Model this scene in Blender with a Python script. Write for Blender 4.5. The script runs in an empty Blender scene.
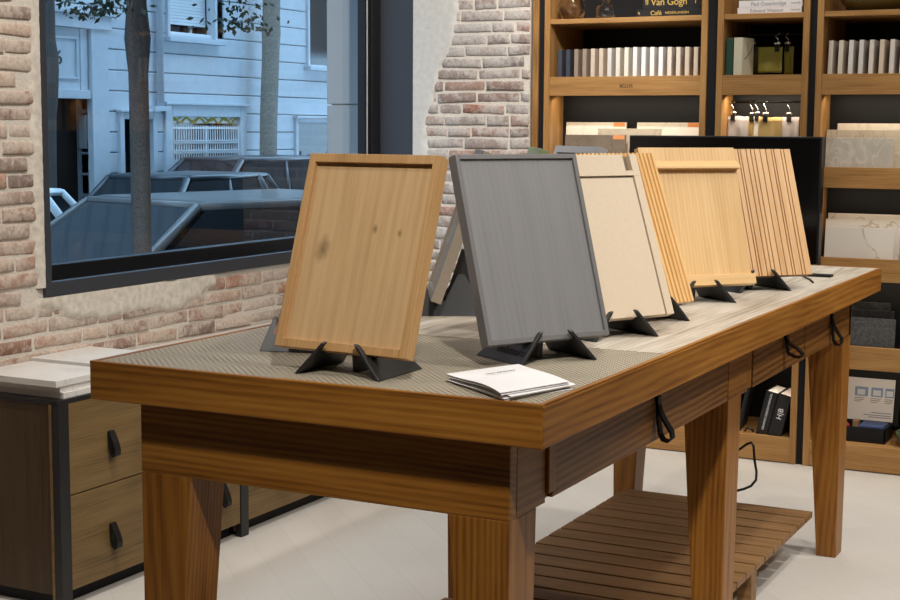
import bpy, math, random
from mathutils import Vector, Matrix, noise
random.seed(7)
S = bpy.context.scene
COL = S.collection
ORG = {}
R = math.radians

# ------------------------------------------------------------------ materials
def newmat(name):
    m = bpy.data.materials.new(name); m.use_nodes = True
    nt = m.node_tree; b = nt.nodes['Principled BSDF']
    return m, nt, b

def N(nt, kind, **kw):
    n = nt.nodes.new(kind)
    for k, v in kw.items():
        if k in n.inputs.keys(): n.inputs[k].default_value = v
        else: setattr(n, k, v)
    return n

def L(nt, a, b): nt.links.new(a, b)

def ramp(nt, fac, stops):
    r = nt.nodes.new('ShaderNodeValToRGB')
    e = r.color_ramp.elements
    while len(e) < len(stops): e.new(0.5)
    for i, (p, c) in enumerate(stops):
        e[i].position = p; e[i].color = (*c, 1) if len(c) == 3 else c
    L(nt, fac, r.inputs[0]); return r.outputs[0]

def sc(r, g, b):
    f = lambda c: (c / 255 / 12.92) if c / 255 <= .04045 else ((c / 255 + .055) / 1.055) ** 2.4
    return (f(r), f(g), f(b))

def coords(nt, scale, rand=True):
    tc = N(nt, 'ShaderNodeTexCoord')
    mp = N(nt, 'ShaderNodeMapping'); mp.inputs['Scale'].default_value = scale
    if rand:
        oi = N(nt, 'ShaderNodeObjectInfo')
        ad = N(nt, 'ShaderNodeVectorMath', operation='MULTIPLY_ADD')
        cb = N(nt, 'ShaderNodeCombineXYZ')
        L(nt, oi.outputs['Random'], cb.inputs[0]); L(nt, oi.outputs['Random'], cb.inputs[1]); L(nt, oi.outputs['Random'], cb.inputs[2])
        ad.inputs[1].default_value = (3.1, 2.3, 1.7)
        L(nt, cb.outputs[0], ad.inputs[0]); L(nt, tc.outputs['Object'], ad.inputs[2])
        L(nt, ad.outputs[0], mp.inputs[0])
    else:
        L(nt, tc.outputs['Object'], mp.inputs[0])
    return mp.outputs[0]

def bump(nt, b, h, strength, dist):
    bp = N(nt, 'ShaderNodeBump'); bp.inputs['Strength'].default_value = strength; bp.inputs['Distance'].default_value = dist
    L(nt, h, bp.inputs['Height']); L(nt, bp.outputs[0], b.inputs['Normal'])

def plain(name, col, rough=.5, metal=0, spec=.5, var=0, vscale=20, bmp=0, coat=0):
    m, nt, b = newmat(name)
    b.inputs['Roughness'].default_value = rough; b.inputs['Metallic'].default_value = metal
    b.inputs['Specular IOR Level'].default_value = spec; b.inputs['Coat Weight'].default_value = coat
    v = coords(nt, (vscale,) * 3)
    n = N(nt, 'ShaderNodeTexNoise', Detail=5.0); L(nt, v, n.inputs['Vector'])
    lo = tuple(max(0, c * (1 - var)) for c in col); hi = tuple(min(1, c * (1 + var)) for c in col)
    L(nt, ramp(nt, n.outputs[0], [(.3, lo), (.7, hi)]), b.inputs['Base Color'])
    if bmp: bump(nt, b, n.outputs[0], .5, bmp)
    return m

def wood(name, cols, axis=0, across=14., rough=.45, figure=.6, bmp=.0006, fine=1., knots=None, spec=.4):
    """cols: dark, mid, light; grain runs along AXIS"""
    m, nt, b = newmat(name)
    s = [1., 1., 1.]; s[axis] = .09
    v = coords(nt, tuple(s))
    n1 = N(nt, 'ShaderNodeTexNoise', Scale=3.2, Detail=3.0); L(nt, v, n1.inputs['Vector'])
    mx = N(nt, 'ShaderNodeVectorMath', operation='MULTIPLY_ADD')
    L(nt, n1.outputs['Color'], mx.inputs[0]); mx.inputs[1].default_value = (.13, .13, .13); L(nt, v, mx.inputs[2])
    w = N(nt, 'ShaderNodeTexWave', wave_type='RINGS', rings_direction='XYZ'[axis], wave_profile='SIN')
    w.inputs['Scale'].default_value = across; w.inputs['Distortion'].default_value = 1.2
    w.inputs['Detail'].default_value = 2.; w.inputs['Detail Scale'].default_value = 1.5
    L(nt, mx.outputs[0], w.inputs['Vector'])
    s2 = [240. * fine] * 3; s2[axis] = 7.
    v2 = coords(nt, tuple(s2))
    n2 = N(nt, 'ShaderNodeTexNoise', Scale=1., Detail=3.0); L(nt, v2, n2.inputs['Vector'])
    n3 = N(nt, 'ShaderNodeTexNoise', Scale=24., Detail=6.0, Roughness=.62); L(nt, v, n3.inputs['Vector'])
    a1 = N(nt, 'ShaderNodeMath', operation='MULTIPLY'); L(nt, w.outputs['Fac'], a1.inputs[0]); a1.inputs[1].default_value = figure * .34
    a2 = N(nt, 'ShaderNodeMath', operation='MULTIPLY_ADD'); L(nt, n2.outputs[0], a2.inputs[0]); a2.inputs[1].default_value = .30; L(nt, a1.outputs[0], a2.inputs[2])
    a3 = N(nt, 'ShaderNodeMath', operation='MULTIPLY_ADD'); L(nt, n3.outputs[0], a3.inputs[0]); a3.inputs[1].default_value = .62; L(nt, a2.outputs[0], a3.inputs[2])
    mid = .17 * figure + .46
    c = ramp(nt, a3.outputs[0], [(mid - .16 - .10 * figure, cols[2]), (mid, cols[1]), (mid + .17 + .12 * figure, cols[0])])
    if knots:
        prev = c
        for (kx, ky, kr) in knots:
            tc = N(nt, 'ShaderNodeTexCoord')
            mp = N(nt, 'ShaderNodeMapping'); mp.inputs['Location'].default_value = (-kx / kr, 0, -ky / (kr * 1.6)); mp.inputs['Scale'].default_value = (1 / kr, 0, 1 / (kr * 1.6))
            L(nt, tc.outputs['Object'], mp.inputs[0])
            nz = N(nt, 'ShaderNodeTexNoise', Scale=60., Detail=2.); L(nt, tc.outputs['Object'], nz.inputs['Vector'])
            ln = N(nt, 'ShaderNodeVectorMath', operation='LENGTH'); L(nt, mp.outputs[0], ln.inputs[0])
            ad = N(nt, 'ShaderNodeMath', operation='MULTIPLY_ADD'); L(nt, nz.outputs[0], ad.inputs[0]); ad.inputs[1].default_value = .6; L(nt, ln.outputs['Value'], ad.inputs[2])
            f = ramp(nt, ad.outputs[0], [(.35, (.85, .85, .85)), (.75, (.35, .35, .35)), (1., (0, 0, 0))])
            mixn = N(nt, 'ShaderNodeMix', data_type='RGBA')
            L(nt, f, mixn.inputs['Factor']); L(nt, prev, mixn.inputs['A']); mixn.inputs['B'].default_value = (*[x * .45 for x in cols[0]], 1)
            prev = mixn.outputs['Result']
        c = prev
    L(nt, c, b.inputs['Base Color'])
    b.inputs['Roughness'].default_value = rough; b.inputs['Specular IOR Level'].default_value = spec
    bump(nt, b, a2.outputs[0], .35, bmp)
    return m

def glassy(name, tint=(1, 1, 1), rough=.0, ior=1.5, boost=0.):
    """thin pane: clear with a real Fresnel mirror on top"""
    m = bpy.data.materials.new(name); m.use_nodes = True; nt = m.node_tree
    for n in list(nt.nodes): nt.nodes.remove(n)
    o = N(nt, 'ShaderNodeOutputMaterial'); t = N(nt, 'ShaderNodeBsdfTransparent'); g = N(nt, 'ShaderNodeBsdfGlossy')
    t.inputs[0].default_value = (*tint, 1); g.inputs['Roughness'].default_value = rough
    f = N(nt, 'ShaderNodeFresnel'); f.inputs[0].default_value = ior
    ad = N(nt, 'ShaderNodeMath', operation='ADD'); ad.use_clamp = True; L(nt, f.outputs[0], ad.inputs[0]); ad.inputs[1].default_value = boost
    ge = N(nt, 'ShaderNodeNewGeometry'); iv = N(nt, 'ShaderNodeMath', operation='SUBTRACT'); iv.inputs[0].default_value = 1; L(nt, ge.outputs['Backfacing'], iv.inputs[1])
    mu = N(nt, 'ShaderNodeMath', operation='MULTIPLY'); L(nt, ad.outputs[0], mu.inputs[0]); L(nt, iv.outputs[0], mu.inputs[1])
    x = N(nt, 'ShaderNodeMixShader'); L(nt, mu.outputs[0], x.inputs[0]); L(nt, t.outputs[0], x.inputs[1]); L(nt, g.outputs[0], x.inputs[2])
    L(nt, x.outputs[0], o.inputs[0]); return m

def marble(name, base, vein, scale=4., width=.04, rough=.35, cloud=.08):
    m, nt, b = newmat(name)
    v = coords(nt, (scale,) * 3)
    n = N(nt, 'ShaderNodeTexNoise', Scale=1.1, Detail=6.0, Distortion=1.6); L(nt, v, n.inputs['Vector'])
    n2 = N(nt, 'ShaderNodeTexNoise', Scale=2.5, Detail=4.0); L(nt, v, n2.inputs['Vector'])
    lo = tuple(c * (1 - cloud) for c in base)
    c0 = ramp(nt, n2.outputs[0], [(.35, lo), (.65, base)])
    f = ramp(nt, n.outputs[0], [(.5 - width, (0, 0, 0)), (.5, (1, 1, 1)), (.5 + width * .6, (0, 0, 0))])
    x = N(nt, 'ShaderNodeMix', data_type='RGBA'); L(nt, f, x.inputs['Factor']); L(nt, c0, x.inputs['A']); x.inputs['B'].default_value = (*vein, 1)
    L(nt, x.outputs['Result'], b.inputs['Base Color']); b.inputs['Roughness'].default_value = rough
    return m

def brickmat(name, stops, wash):
    m, nt, b = newmat(name)
    g = N(nt, 'ShaderNodeNewGeometry')
    c = ramp(nt, g.outputs['Random Per Island'], stops)
    v = coords(nt, (1, 1, 1), False)
    n = N(nt, 'ShaderNodeTexNoise', Scale=38., Detail=8.0, Roughness=.7); L(nt, v, n.inputs['Vector'])
    n2 = N(nt, 'ShaderNodeTexNoise', Scale=7., Detail=5.0); L(nt, v, n2.inputs['Vector'])
    ad = N(nt, 'ShaderNodeMath', operation='MULTIPLY_ADD'); L(nt, n2.outputs[0], ad.inputs[0]); ad.inputs[1].default_value = .9; L(nt, n.outputs[0], ad.inputs[2])
    f = ramp(nt, ad.outputs[0], [(.82, (.03, .03, .03)), (1.15, (.72, .72, .72))])
    x = N(nt, 'ShaderNodeMix', data_type='RGBA'); L(nt, f, x.inputs['Factor']); L(nt, c, x.inputs['A']); x.inputs['B'].default_value = (*wash, 1)
    n3 = N(nt, 'ShaderNodeTexNoise', Scale=90., Detail=4.0); L(nt, v, n3.inputs['Vector'])
    x2 = N(nt, 'ShaderNodeMix', data_type='RGBA', blend_type='MULTIPLY'); x2.inputs['Factor'].default_value = .55
    L(nt, x.outputs['Result'], x2.inputs['A']); L(nt, ramp(nt, n3.outputs[0], [(.3, (.55, .55, .55)), (.6, (1, 1, 1))]), x2.inputs['B'])
    L(nt, x2.outputs['Result'], b.inputs['Base Color']); b.inputs['Roughness'].default_value = .9; b.inputs['Specular IOR Level'].default_value = .15
    bump(nt, b, n.outputs[0], .8, .004)
    return m

M = {}
M['brick'] = brickmat('old brick', [(0, sc(150, 112, 94)), (.12, sc(186, 158, 140)), (.25, sc(204, 182, 166)), (.36, sc(172, 132, 112)), (.48, sc(190, 164, 150)), (.6, sc(150, 130, 120)), (.72, sc(206, 184, 166)), (.82, sc(180, 136, 110)), (.9, sc(138, 120, 112)), (1, sc(182, 118, 90))], sc(212, 198, 184))
M['brick_far'] = brickmat('cold lit old brick', [(0, sc(140, 116, 106)), (.2, sc(158, 144, 136)), (.4, sc(146, 126, 118)), (.55, sc(164, 148, 140)), (.7, sc(132, 120, 114)), (.85, sc(170, 150, 138)), (1, sc(150, 96, 76))], sc(196, 190, 184))  # same old brick, the colder light on it put into greyer tones
M['mortar'] = plain('lime mortar', sc(210, 201, 189), .95, spec=.1, var=.14, vscale=30, bmp=.004)
M['plaster'] = plain('old plaster', sc(208, 199, 186), .9, spec=.1, var=.16, vscale=9, bmp=.003)
M['plaster_grey'] = plain('grey plaster', sc(196, 193, 188), .9, spec=.1, var=.06, vscale=9, bmp=.002)
M['paint'] = plain('warm grey paint', sc(160, 154, 146), .85, spec=.2, var=.03, vscale=3)
M['dark_paint'] = plain('charcoal paint', sc(52, 50, 48), .8, spec=.2, var=.05, vscale=3)
M['slate'] = plain('anthracite metal', sc(54, 57, 64), .42, metal=.0, spec=.5, var=.06, vscale=40)
M['blackmetal'] = plain('black metal', sc(22, 23, 26), .4, spec=.5, var=.1, vscale=40)
M['black'] = plain('black board', sc(20, 21, 24), .6, spec=.3, var=.1, vscale=12)
M['stand'] = plain('black moulded plastic', sc(40, 40, 41), .42, spec=.5, var=.08, vscale=60)
M['emboss'] = plain('darker black lettering', sc(16, 16, 17), .6, spec=.3)
M['leather'] = plain('black leather', sc(20, 18, 18), .5, spec=.4, var=.3, vscale=180, bmp=.0005)
TB = [sc(96, 54, 14), sc(150, 96, 34), sc(172, 118, 48)]
for i, ax in enumerate('xyz'):
    M['tw' + ax] = wood('golden ash ' + ax, TB, i, across=30., rough=.42, figure=.40)
    M['sh' + ax] = wood('shelf oak ' + ax, [sc(120, 84, 46), sc(166, 122, 70), sc(186, 144, 90)], i, across=60., rough=.5, figure=.25)
TD = [sc(84, 52, 24), sc(128, 86, 46), sc(156, 108, 60)]
M['drawerw'] = wood('figured ash', [sc(86, 50, 18), sc(140, 91, 38), sc(162, 111, 52)], 1, across=30., rough=.42, figure=.85)
M['slat'] = wood('slat wood', [sc(100, 72, 44), sc(140, 104, 66), sc(160, 122, 80)], 0, across=34., rough=.55, figure=.4)
M['cab'] = wood('cabinet oak', [sc(84, 66, 38), sc(116, 92, 56), sc(128, 104, 66)], 1, across=60., rough=.5, figure=.25)
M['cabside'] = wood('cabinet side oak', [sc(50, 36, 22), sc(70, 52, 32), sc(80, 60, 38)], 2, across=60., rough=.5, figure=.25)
M['knotty'] = wood('knotty oak', [sc(184, 147, 103), sc(202, 166, 120), sc(211, 177, 131)], 2, across=16., rough=.5, figure=.25,
                   knots=[(.164, .221, .0095), (.216, .216, .0085), (.060, .180, .026)])
M['oakframe'] = wood('oak frame', [sc(160, 120, 76), sc(190, 148, 98), sc(202, 162, 112)], 2, across=60., rough=.45, figure=.25)
M['lightoak'] = wood('light oak', [sc(206, 164, 108), sc(224, 184, 128), sc(232, 195, 142)], 2, across=34., rough=.45, figure=.3)
M['lightoakx'] = wood('light oak cross', [sc(206, 164, 108), sc(224, 184, 128), sc(232, 195, 142)], 0, across=34., rough=.45, figure=.3)
M['pine'] = wood('yellow ash', [sc(206, 158, 96), sc(226, 184, 122), sc(236, 200, 144)], 2, across=50., rough=.45, figure=.2)
M['groove'] = wood('grooved oak', [sc(182, 134, 86), sc(214, 170, 120), sc(226, 186, 138)], 2, across=50., rough=.45, figure=.2)
M['greystain'] = wood('grey stained oak', [sc(122, 121, 122), sc(130, 129, 130), sc(136, 135, 136)], 2, across=40., rough=.45, figure=.3)
M['grey'] = plain('grey lacquer', sc(116, 114, 114), .45, spec=.4, var=.03)
M['beige'] = plain('sand lacquer', sc(206, 188, 164), .45, spec=.35, var=.02)
M['beige_d'] = plain('sand groove', sc(132, 116, 98), .5, spec=.35, var=.02)
M['taupe'] = plain('taupe lacquer', sc(150, 138, 122), .45, spec=.4, var=.03)
M['pink'] = plain('dusty pink lacquer', sc(204, 158, 142), .45, spec=.4, var=.03)
M['silver'] = plain('silver grey lacquer', sc(156, 154, 152), .4, spec=.5, var=.03)
M['green'] = plain('sage lacquer', sc(128, 138, 104), .5, spec=.4, var=.08)
M['paper'] = plain('white paper', sc(238, 236, 236), .6, spec=.3, var=.015)
M['greytext'] = plain('grey print', sc(150, 150, 154), .7, spec=.2)
M['chrome'] = plain('polished steel', (.75, .75, .76), .15, metal=1)
M['rubber'] = plain('black cable', sc(14, 14, 15), .5)

def floormat():
    m, nt, b = newmat('pale herringbone floor')
    tc = N(nt, 'ShaderNodeTexCoord')
    mp = N(nt, 'ShaderNodeMapping'); mp.inputs['Rotation'].default_value = (0, 0, R(45)); L(nt, tc.outputs['Object'], mp.inputs[0])
    bt = N(nt, 'ShaderNodeTexBrick'); bt.offset = .5
    bt.inputs['Scale'].default_value = 1; bt.inputs['Brick Width'].default_value = .6; bt.inputs['Row Height'].default_value = .12
    bt.inputs['Mortar Size'].default_value = .0012; bt.inputs['Mortar Smooth'].default_value = .3
    bt.inputs['Color1'].default_value = (*sc(210, 205, 197), 1); bt.inputs['Color2'].default_value = (*sc(206, 201, 193), 1); bt.inputs['Mortar'].default_value = (*sc(197, 192, 183), 1)
    L(nt, mp.outputs[0], bt.inputs['Vector'])
    n = N(nt, 'ShaderNodeTexNoise', Scale=3., Detail=6.); L(nt, tc.outputs['Object'], n.inputs['Vector'])
    x = N(nt, 'ShaderNodeMix', data_type='RGBA', blend_type='MULTIPLY'); x.inputs['Factor'].default_value = .5
    L(nt, bt.outputs['Color'], x.inputs['A']); L(nt, ramp(nt, n.outputs[0], [(.3, (.9, .895, .89)), (.7, (1, 1, 1))]), x.inputs['B'])
    L(nt, x.outputs['Result'], b.inputs['Base Color']); b.inputs['Roughness'].default_value = .5; b.inputs['Specular IOR Level'].default_value = .3
    return m
M['floor'] = floormat()

def wovenmat():
    m, nt, b = newmat('woven vinyl mat')
    tc = N(nt, 'ShaderNodeTexCoord')
    ck = []
    for ang in (0, 90):
        mp = N(nt, 'ShaderNodeMapping'); mp.inputs['Rotation'].default_value = (0, 0, R(ang)); L(nt, tc.outputs['Object'], mp.inputs[0])
        w = N(nt, 'ShaderNodeTexWave', wave_type='BANDS', bands_direction='X'); w.inputs['Scale'].default_value = 44.; L(nt, mp.outputs[0], w.inputs['Vector'])
        ck.append(w.outputs['Fac'])
    mp = N(nt, 'ShaderNodeMapping'); mp.inputs['Scale'].default_value = (145, 145, 145); L(nt, tc.outputs['Object'], mp.inputs[0])
    c = N(nt, 'ShaderNodeTexChecker', Scale=1.); L(nt, mp.outputs[0], c.inputs['Vector'])
    x = N(nt, 'ShaderNodeMix', data_type='FLOAT'); L(nt, c.outputs['Fac'], x.inputs['Factor']); L(nt, ck[0], x.inputs['A']); L(nt, ck[1], x.inputs['B'])
    L(nt, ramp(nt, x.outputs['Result'], [(0, sc(96, 84, 68)), (.5, sc(156, 146, 126)), (1, sc(192, 182, 162))]), b.inputs['Base Color'])
    b.inputs['Roughness'].default_value = .55
    bump(nt, b, x.outputs['Result'], .6, .0012)
    return m
M['woven'] = wovenmat()
M['lam'] = wood('pale streaked laminate', [sc(136, 124, 110), sc(186, 175, 159), sc(212, 204, 192)], 1, across=60., rough=.5, figure=.3, bmp=.0002)
M['facade'] = plain('pale render', sc(206, 209, 214), .85, spec=.2, var=.04, vscale=2)
M['facade_d'] = plain('render joint', sc(120, 124, 130), .9, spec=.1)
M['stone'] = plain('grey granite', sc(150, 150, 152), .7, spec=.3, var=.10, vscale=60)
M['asphalt'] = plain('asphalt', sc(70, 70, 72), .9, var=.15, vscale=40)
M['pave'] = plain('pavement', sc(130, 128, 126), .9, var=.1, vscale=10)
M['darkglass'] = plain('dark window glass', sc(16, 18, 22), .08, spec=.8)
M['brownint'] = plain('dim interior', sc(40, 32, 27), .8, spec=.15)
M['bark'] = plain('dark bark', sc(92, 84, 80), .95, spec=.1, var=.3, vscale=24, bmp=.01)
M['bark2'] = plain('mottled plane bark', sc(138, 132, 122), .95, spec=.1, var=.25, vscale=9, bmp=.006)
M['leaf'] = plain('dark leaf', sc(38, 56, 34), .6, var=.3, vscale=12)
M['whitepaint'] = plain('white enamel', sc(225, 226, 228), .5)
M['yellow'] = plain('yellow paint', sc(190, 170, 70), .6)
M['tyre'] = plain('tyre', sc(24, 24, 25), .85)

# ------------------------------------------------------------------ mesh building
class MB:
    def __init__(s): s.v = []; s.f = []; s.sm = False
    def add(s, vs, fs):
        o = len(s.v); s.v += [tuple(v) for v in vs]; s.f += [tuple(i + o for i in f) for f in fs]; return s
    def box(s, lo, hi):
        (a, b, c), (d, e, g) = lo, hi
        return s.add([(a, b, c), (d, b, c), (d, e, c), (a, e, c), (a, b, g), (d, b, g), (d, e, g), (a, e, g)],
                     [(0, 3, 2, 1), (4, 5, 6, 7), (0, 1, 5, 4), (1, 2, 6, 5), (2, 3, 7, 6), (3, 0, 4, 7)])
    def frustum(s, lo0, hi0, z0, lo1, hi1, z1):
        a, b = lo0; d, e = hi0; a1, b1 = lo1; d1, e1 = hi1
        return s.add([(a, b, z0), (d, b, z0), (d, e, z0), (a, e, z0), (a1, b1, z1), (d1, b1, z1), (d1, e1, z1), (a1, e1, z1)],
                     [(0, 3, 2, 1), (4, 5, 6, 7), (0, 1, 5, 4), (1, 2, 6, 5), (2, 3, 7, 6), (3, 0, 4, 7)])
    def prism(s, pts, vec):
        n = len(pts); vec = Vector(vec); P = [Vector(p) for p in pts]
        nrm = Vector((0, 0, 0))
        for i in range(n): nrm += P[i].cross(P[(i + 1) % n])
        if nrm.dot(vec) > 0: P.reverse()
        vs = P + [p + vec for p in P]
        fs = [tuple(range(n)), tuple(range(2 * n - 1, n - 1, -1))] + [(i, i + n, (i + 1) % n + n, (i + 1) % n) for i in range(n)]
        fs = [f if k < 2 else (f[3], f[2], f[1], f[0])[::-1] for k, f in enumerate(fs)]
        return s.add(vs, [fs[0], fs[1]] + [(f[0], f[1], f[2], f[3])[::-1] for f in fs[2:]][::1])
    def tube(s, path, r, n=10, cap=True):
        path = [Vector(p) for p in path]; o = len(s.v); rr = r if isinstance(r, (list, tuple)) else [r] * len(path)
        ref = Vector((0, 0, 1)); prev = None
        for i, p in enumerate(path):
            t = (path[min(i + 1, len(path) - 1)] - path[max(i - 1, 0)]).normalized()
            if prev is None:
                a = t.cross(ref)
                if a.length < .1: a = t.cross(Vector((1, 0, 0)))
            else: a = prev - t * prev.dot(t)
            a.normalize(); prev = a; b = t.cross(a)
            for k in range(n):
                an = 2 * math.pi * k / n; s.v.append(tuple(p + (a * math.cos(an) + b * math.sin(an)) * rr[i]))
        for i in range(len(path) - 1):
            for k in range(n):
                s.f.append((o + i * n + k, o + i * n + (k + 1) % n, o + (i + 1) * n + (k + 1) % n, o + (i + 1) * n + k))
        if cap: s.f.append(tuple(o + k for k in range(n))[::-1]); s.f.append(tuple(o + (len(path) - 1) * n + k for k in range(n)))
        return s
    def ribbon(s, path, wvec, th):
        """flat strap following PATH, width vector WVEC, thickness TH"""
        path = [Vector(p) for p in path]; w = Vector(wvec); o = len(s.v); n = len(path)
        for i, p in enumerate(path):
            t = (path[min(i + 1, n - 1)] - path[max(i - 1, 0)]).normalized(); q = t.cross(w).normalized() * th / 2
            for c in (p - w / 2 - q, p + w / 2 - q, p + w / 2 + q, p - w / 2 + q): s.v.append(tuple(c))
        for i in range(n - 1):
            for k in range(4): s.f.append((o + i * 4 + k, o + i * 4 + (k + 1) % 4, o + (i + 1) * 4 + (k + 1) % 4, o + (i + 1) * 4 + k))
        s.f.append((o + 3, o + 2, o + 1, o)); s.f.append(tuple(o + (n - 1) * 4 + k for k in range(4))); return s
    def lathe(s, prof, c=(0, 0, 0), n=32):
        o = len(s.v); m = len(prof)
        for (r, z) in prof:
            for k in range(n):
                a = 2 * math.pi * k / n; s.v.append((c[0] + r * math.cos(a), c[1] + r * math.sin(a), c[2] + z))
        for i in range(m - 1):
            for k in range(n): s.f.append((o + i * n + k, o + i * n + (k + 1) % n, o + (i + 1) * n + (k + 1) % n, o + (i + 1) * n + k))
        return s
    def build(s, name, mat, parent=None, bevel=0, smooth=False, seg=2):
        org = ORG.get(parent.name, Vector((0, 0, 0))) if parent else Vector((0, 0, 0))
        me = bpy.data.meshes.new(name); me.from_pydata([tuple(Vector(v) - org) for v in s.v], [], s.f); me.update()
        import bmesh
        bm = bmesh.new(); bm.from_mesh(me); bmesh.ops.recalc_face_normals(bm, faces=bm.faces); bm.to_mesh(me); bm.free()
        o = bpy.data.objects.new(name, me); COL.objects.link(o)
        for m in (mat if isinstance(mat, list) else [mat]): me.materials.append(m)
        if parent: o.parent = parent; ORG[o.name] = org
        if smooth:
            for p in me.polygons: p.use_smooth = True
        if bevel:
            b = o.modifiers.new('bevel', 'BEVEL'); b.width = bevel; b.segments = seg; b.limit_method = 'ANGLE'; b.angle_limit = R(40)
            if smooth is False and seg > 1:
                for p in me.polygons: p.use_smooth = False
        return o

def tag(o, label, cat, group=None, kind=None):
    o['label'] = label; o['category'] = cat
    if group: o['group'] = group
    if kind: o['kind'] = kind
    return o

def thing(name, label, cat, loc=(0, 0, 0), rot=(0, 0, 0), group=None, local=False):
    """Empty at the thing's base. Parts are given in world coordinates unless local."""
    o = bpy.data.objects.new(name, None); COL.objects.link(o); o.empty_display_size = .05
    o.location = loc; o.rotation_euler = rot
    ORG[o.name] = Vector((0, 0, 0)) if local else Vector(loc)
    return tag(o, label, cat, group)

def struct(o):
    o['kind'] = 'structure'; return o

def B(lo, hi): return MB().box(lo, hi)

FONTS = {}
def lettering(txt, size, mat, parent, mtx, depth=.0004, name='lettering', shear=0, align='CENTER', space=1.):
    cu = bpy.data.curves.new(name, 'FONT'); cu.body = txt; cu.size = size; cu.extrude = depth; cu.align_x = align; cu.align_y = 'CENTER'; cu.shear = shear
    cu.space_character = space; cu.resolution_u = 3
    t = bpy.data.objects.new('tmp', cu); COL.objects.link(t)
    dg = bpy.context.evaluated_depsgraph_get(); me = bpy.data.meshes.new_from_object(t.evaluated_get(dg))
    bpy.data.objects.remove(t); bpy.data.curves.remove(cu)
    me.transform(mtx)
    if parent: me.transform(Matrix.Translation(-ORG.get(parent.name, Vector((0, 0, 0)))))
    me.materials.clear(); me.materials.append(mat)
    me.name = name
    o = bpy.data.objects.new(name, me); COL.objects.link(o)
    if parent: o.parent = parent; ORG[o.name] = ORG.get(parent.name, Vector((0, 0, 0)))
    return o

def frame_mtx(origin, xdir, ydir):
    x = Vector(xdir).normalized(); y = Vector(ydir); y = (y - x * y.dot(x)).normalized(); z = x.cross(y)
    m = Matrix((x, y, z)).transposed().to_4x4(); m.translation = Vector(origin); return m

# ------------------------------------------------------------------ constants of the place
H = .90; TW = .894; TL = 2.616
XW = -2.20           # inner face of the window wall
YR = 3.63            # face of the brick return and front line of the shelving
WY0, WY1, WZ0, WZ1 = 1.308, 3.630, .8104, 2.55
STREET = -.55

# ------------------------------------------------------------------ room shell
struct(B((-2.62, -4.6, -.12), (3.6, 4.5, 0)).build('floor', M['floor']))
struct(B((-2.62, -4.6, 3.0), (3.6, 4.5, 3.12)).build('ceiling', M['paint']))
struct(B((3.5, -4.6, 0), (3.6, 4.5, 3.0)).build('wall_right', M['paint']))
struct(B((-2.62, -4.6, 0), (3.5, -4.5, 3.0)).build('wall_rear', M['paint']))
struct(B((-1.72, 4.16, 0), (3.5, 4.5, 3.0)).build('wall_back', M['dark_paint']))

mb = MB()
mb.box((-2.62, -4.5, 0), (XW, WY0, 3.0)).box((-2.62, WY0, 0), (XW, WY1, WZ0)).box((-2.62, WY0, WZ1), (XW, WY1, 3.0)).box((-2.62, WY1, 0), (XW, 4.5, 3.0))
wall_left = struct(mb.build('wall_left', M['mortar']))
wall_far = struct(MB().prism([(XW, YR, 0), (-1.653, YR, 0), (-1.656, YR + .02, 0), (-1.705, 3.705, 0), (-1.705, 4.5, 0), (XW, 4.5, 0)], (0, 0, 3.0)).build('wall_far', M['mortar']))

def bricks(name, parent, axis, u0, u1, z0, z1, plane, sign, skip, seed, blen=.215, proud=.006):
    """rows of thin old bricks on a wall; axis 'y': wall x=plane, 'x': wall y=plane"""
    rnd = random.Random(seed); vs = []; fs = []
    ch = .0485; nrow = int((z1 - z0) / ch)
    for r in range(nrow):
        zc = z0 + r * ch + ch / 2; u = u0 - rnd.random() * blen
        while u < u1:
            bl = blen * rnd.choice([1, 1, 1, .95, 1.05, .55, .9]); a, b = max(u, u0), min(u + bl - rnd.uniform(.007, .011), u1); u += bl
            if b - a < .03: continue
            um = (a + b) / 2
            if skip(um, zc): continue
            if axis == 'y' and zc > WZ0 - .004 and a < WY0 < b: b = WY0 - .004
            if b - a < .03: continue
            hh = .0198 + rnd.uniform(-.0024, .0012); pr = proud + rnd.uniform(-.004, .003); tilt = rnd.uniform(-.003, .003)
            o = len(vs); nx, nz = 8, 5; ei = .0045 / (b - a); FU = (0, ei, .2, .4, .6, .8, 1 - ei, 1); FZ = (0, .11, .5, .89, 1)
            for layer in (0, 1):
                for j in range(nz):
                    for i in range(nx):
                        fu = FU[i]; fz = FZ[j]
                        uu = a + (b - a) * fu; zz = zc + tilt * (fu - .5) * 2 + hh * (2 * fz - 1)
                        edge = (i in (0, nx - 1)) or (j in (0, nz - 1))
                        nv = noise.noise_vector(Vector((uu * 40, zz * 40, seed))) + noise.noise_vector(Vector((uu * 110, zz * 110, seed + 3))) * .7
                        uu += nv.x * .003; zz += nv.y * .0018
                        if layer == 1:
                            corner = (i in (0, nx - 1)) and (j in (0, nz - 1))
                            d = pr - (.0035 if edge else 0) - (.001 if corner else 0) + nv.z * .0016
                            pass
                        else: d = -.006
                        vs.append((plane + sign * d, uu, zz) if axis == 'y' else (uu, plane + sign * d, zz))
            q = nx * nz
            for j in range(nz - 1):
                for i in range(nx - 1):
                    k = o + q + j * nx + i; fs.append((k, k + 1, k + nx + 1, k + nx))
            ring = [i for i in range(nx)] + [j * nx + nx - 1 for j in range(1, nz)] + [(nz - 1) * nx + i for i in range(nx - 2, -1, -1)] + [j * nx for j in range(nz - 2, 0, -1)]
            for t in range(len(ring)):
                p0, p1 = ring[t], ring[(t + 1) % len(ring)]; fs.append((o + p0, o + p1, o + q + p1, o + q + p0))
    m = MB(); m.v = vs; m.f = fs
    return m.build(name, M['brick'] if axis == 'y' else M['brick_far'], parent, smooth=True)

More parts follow.
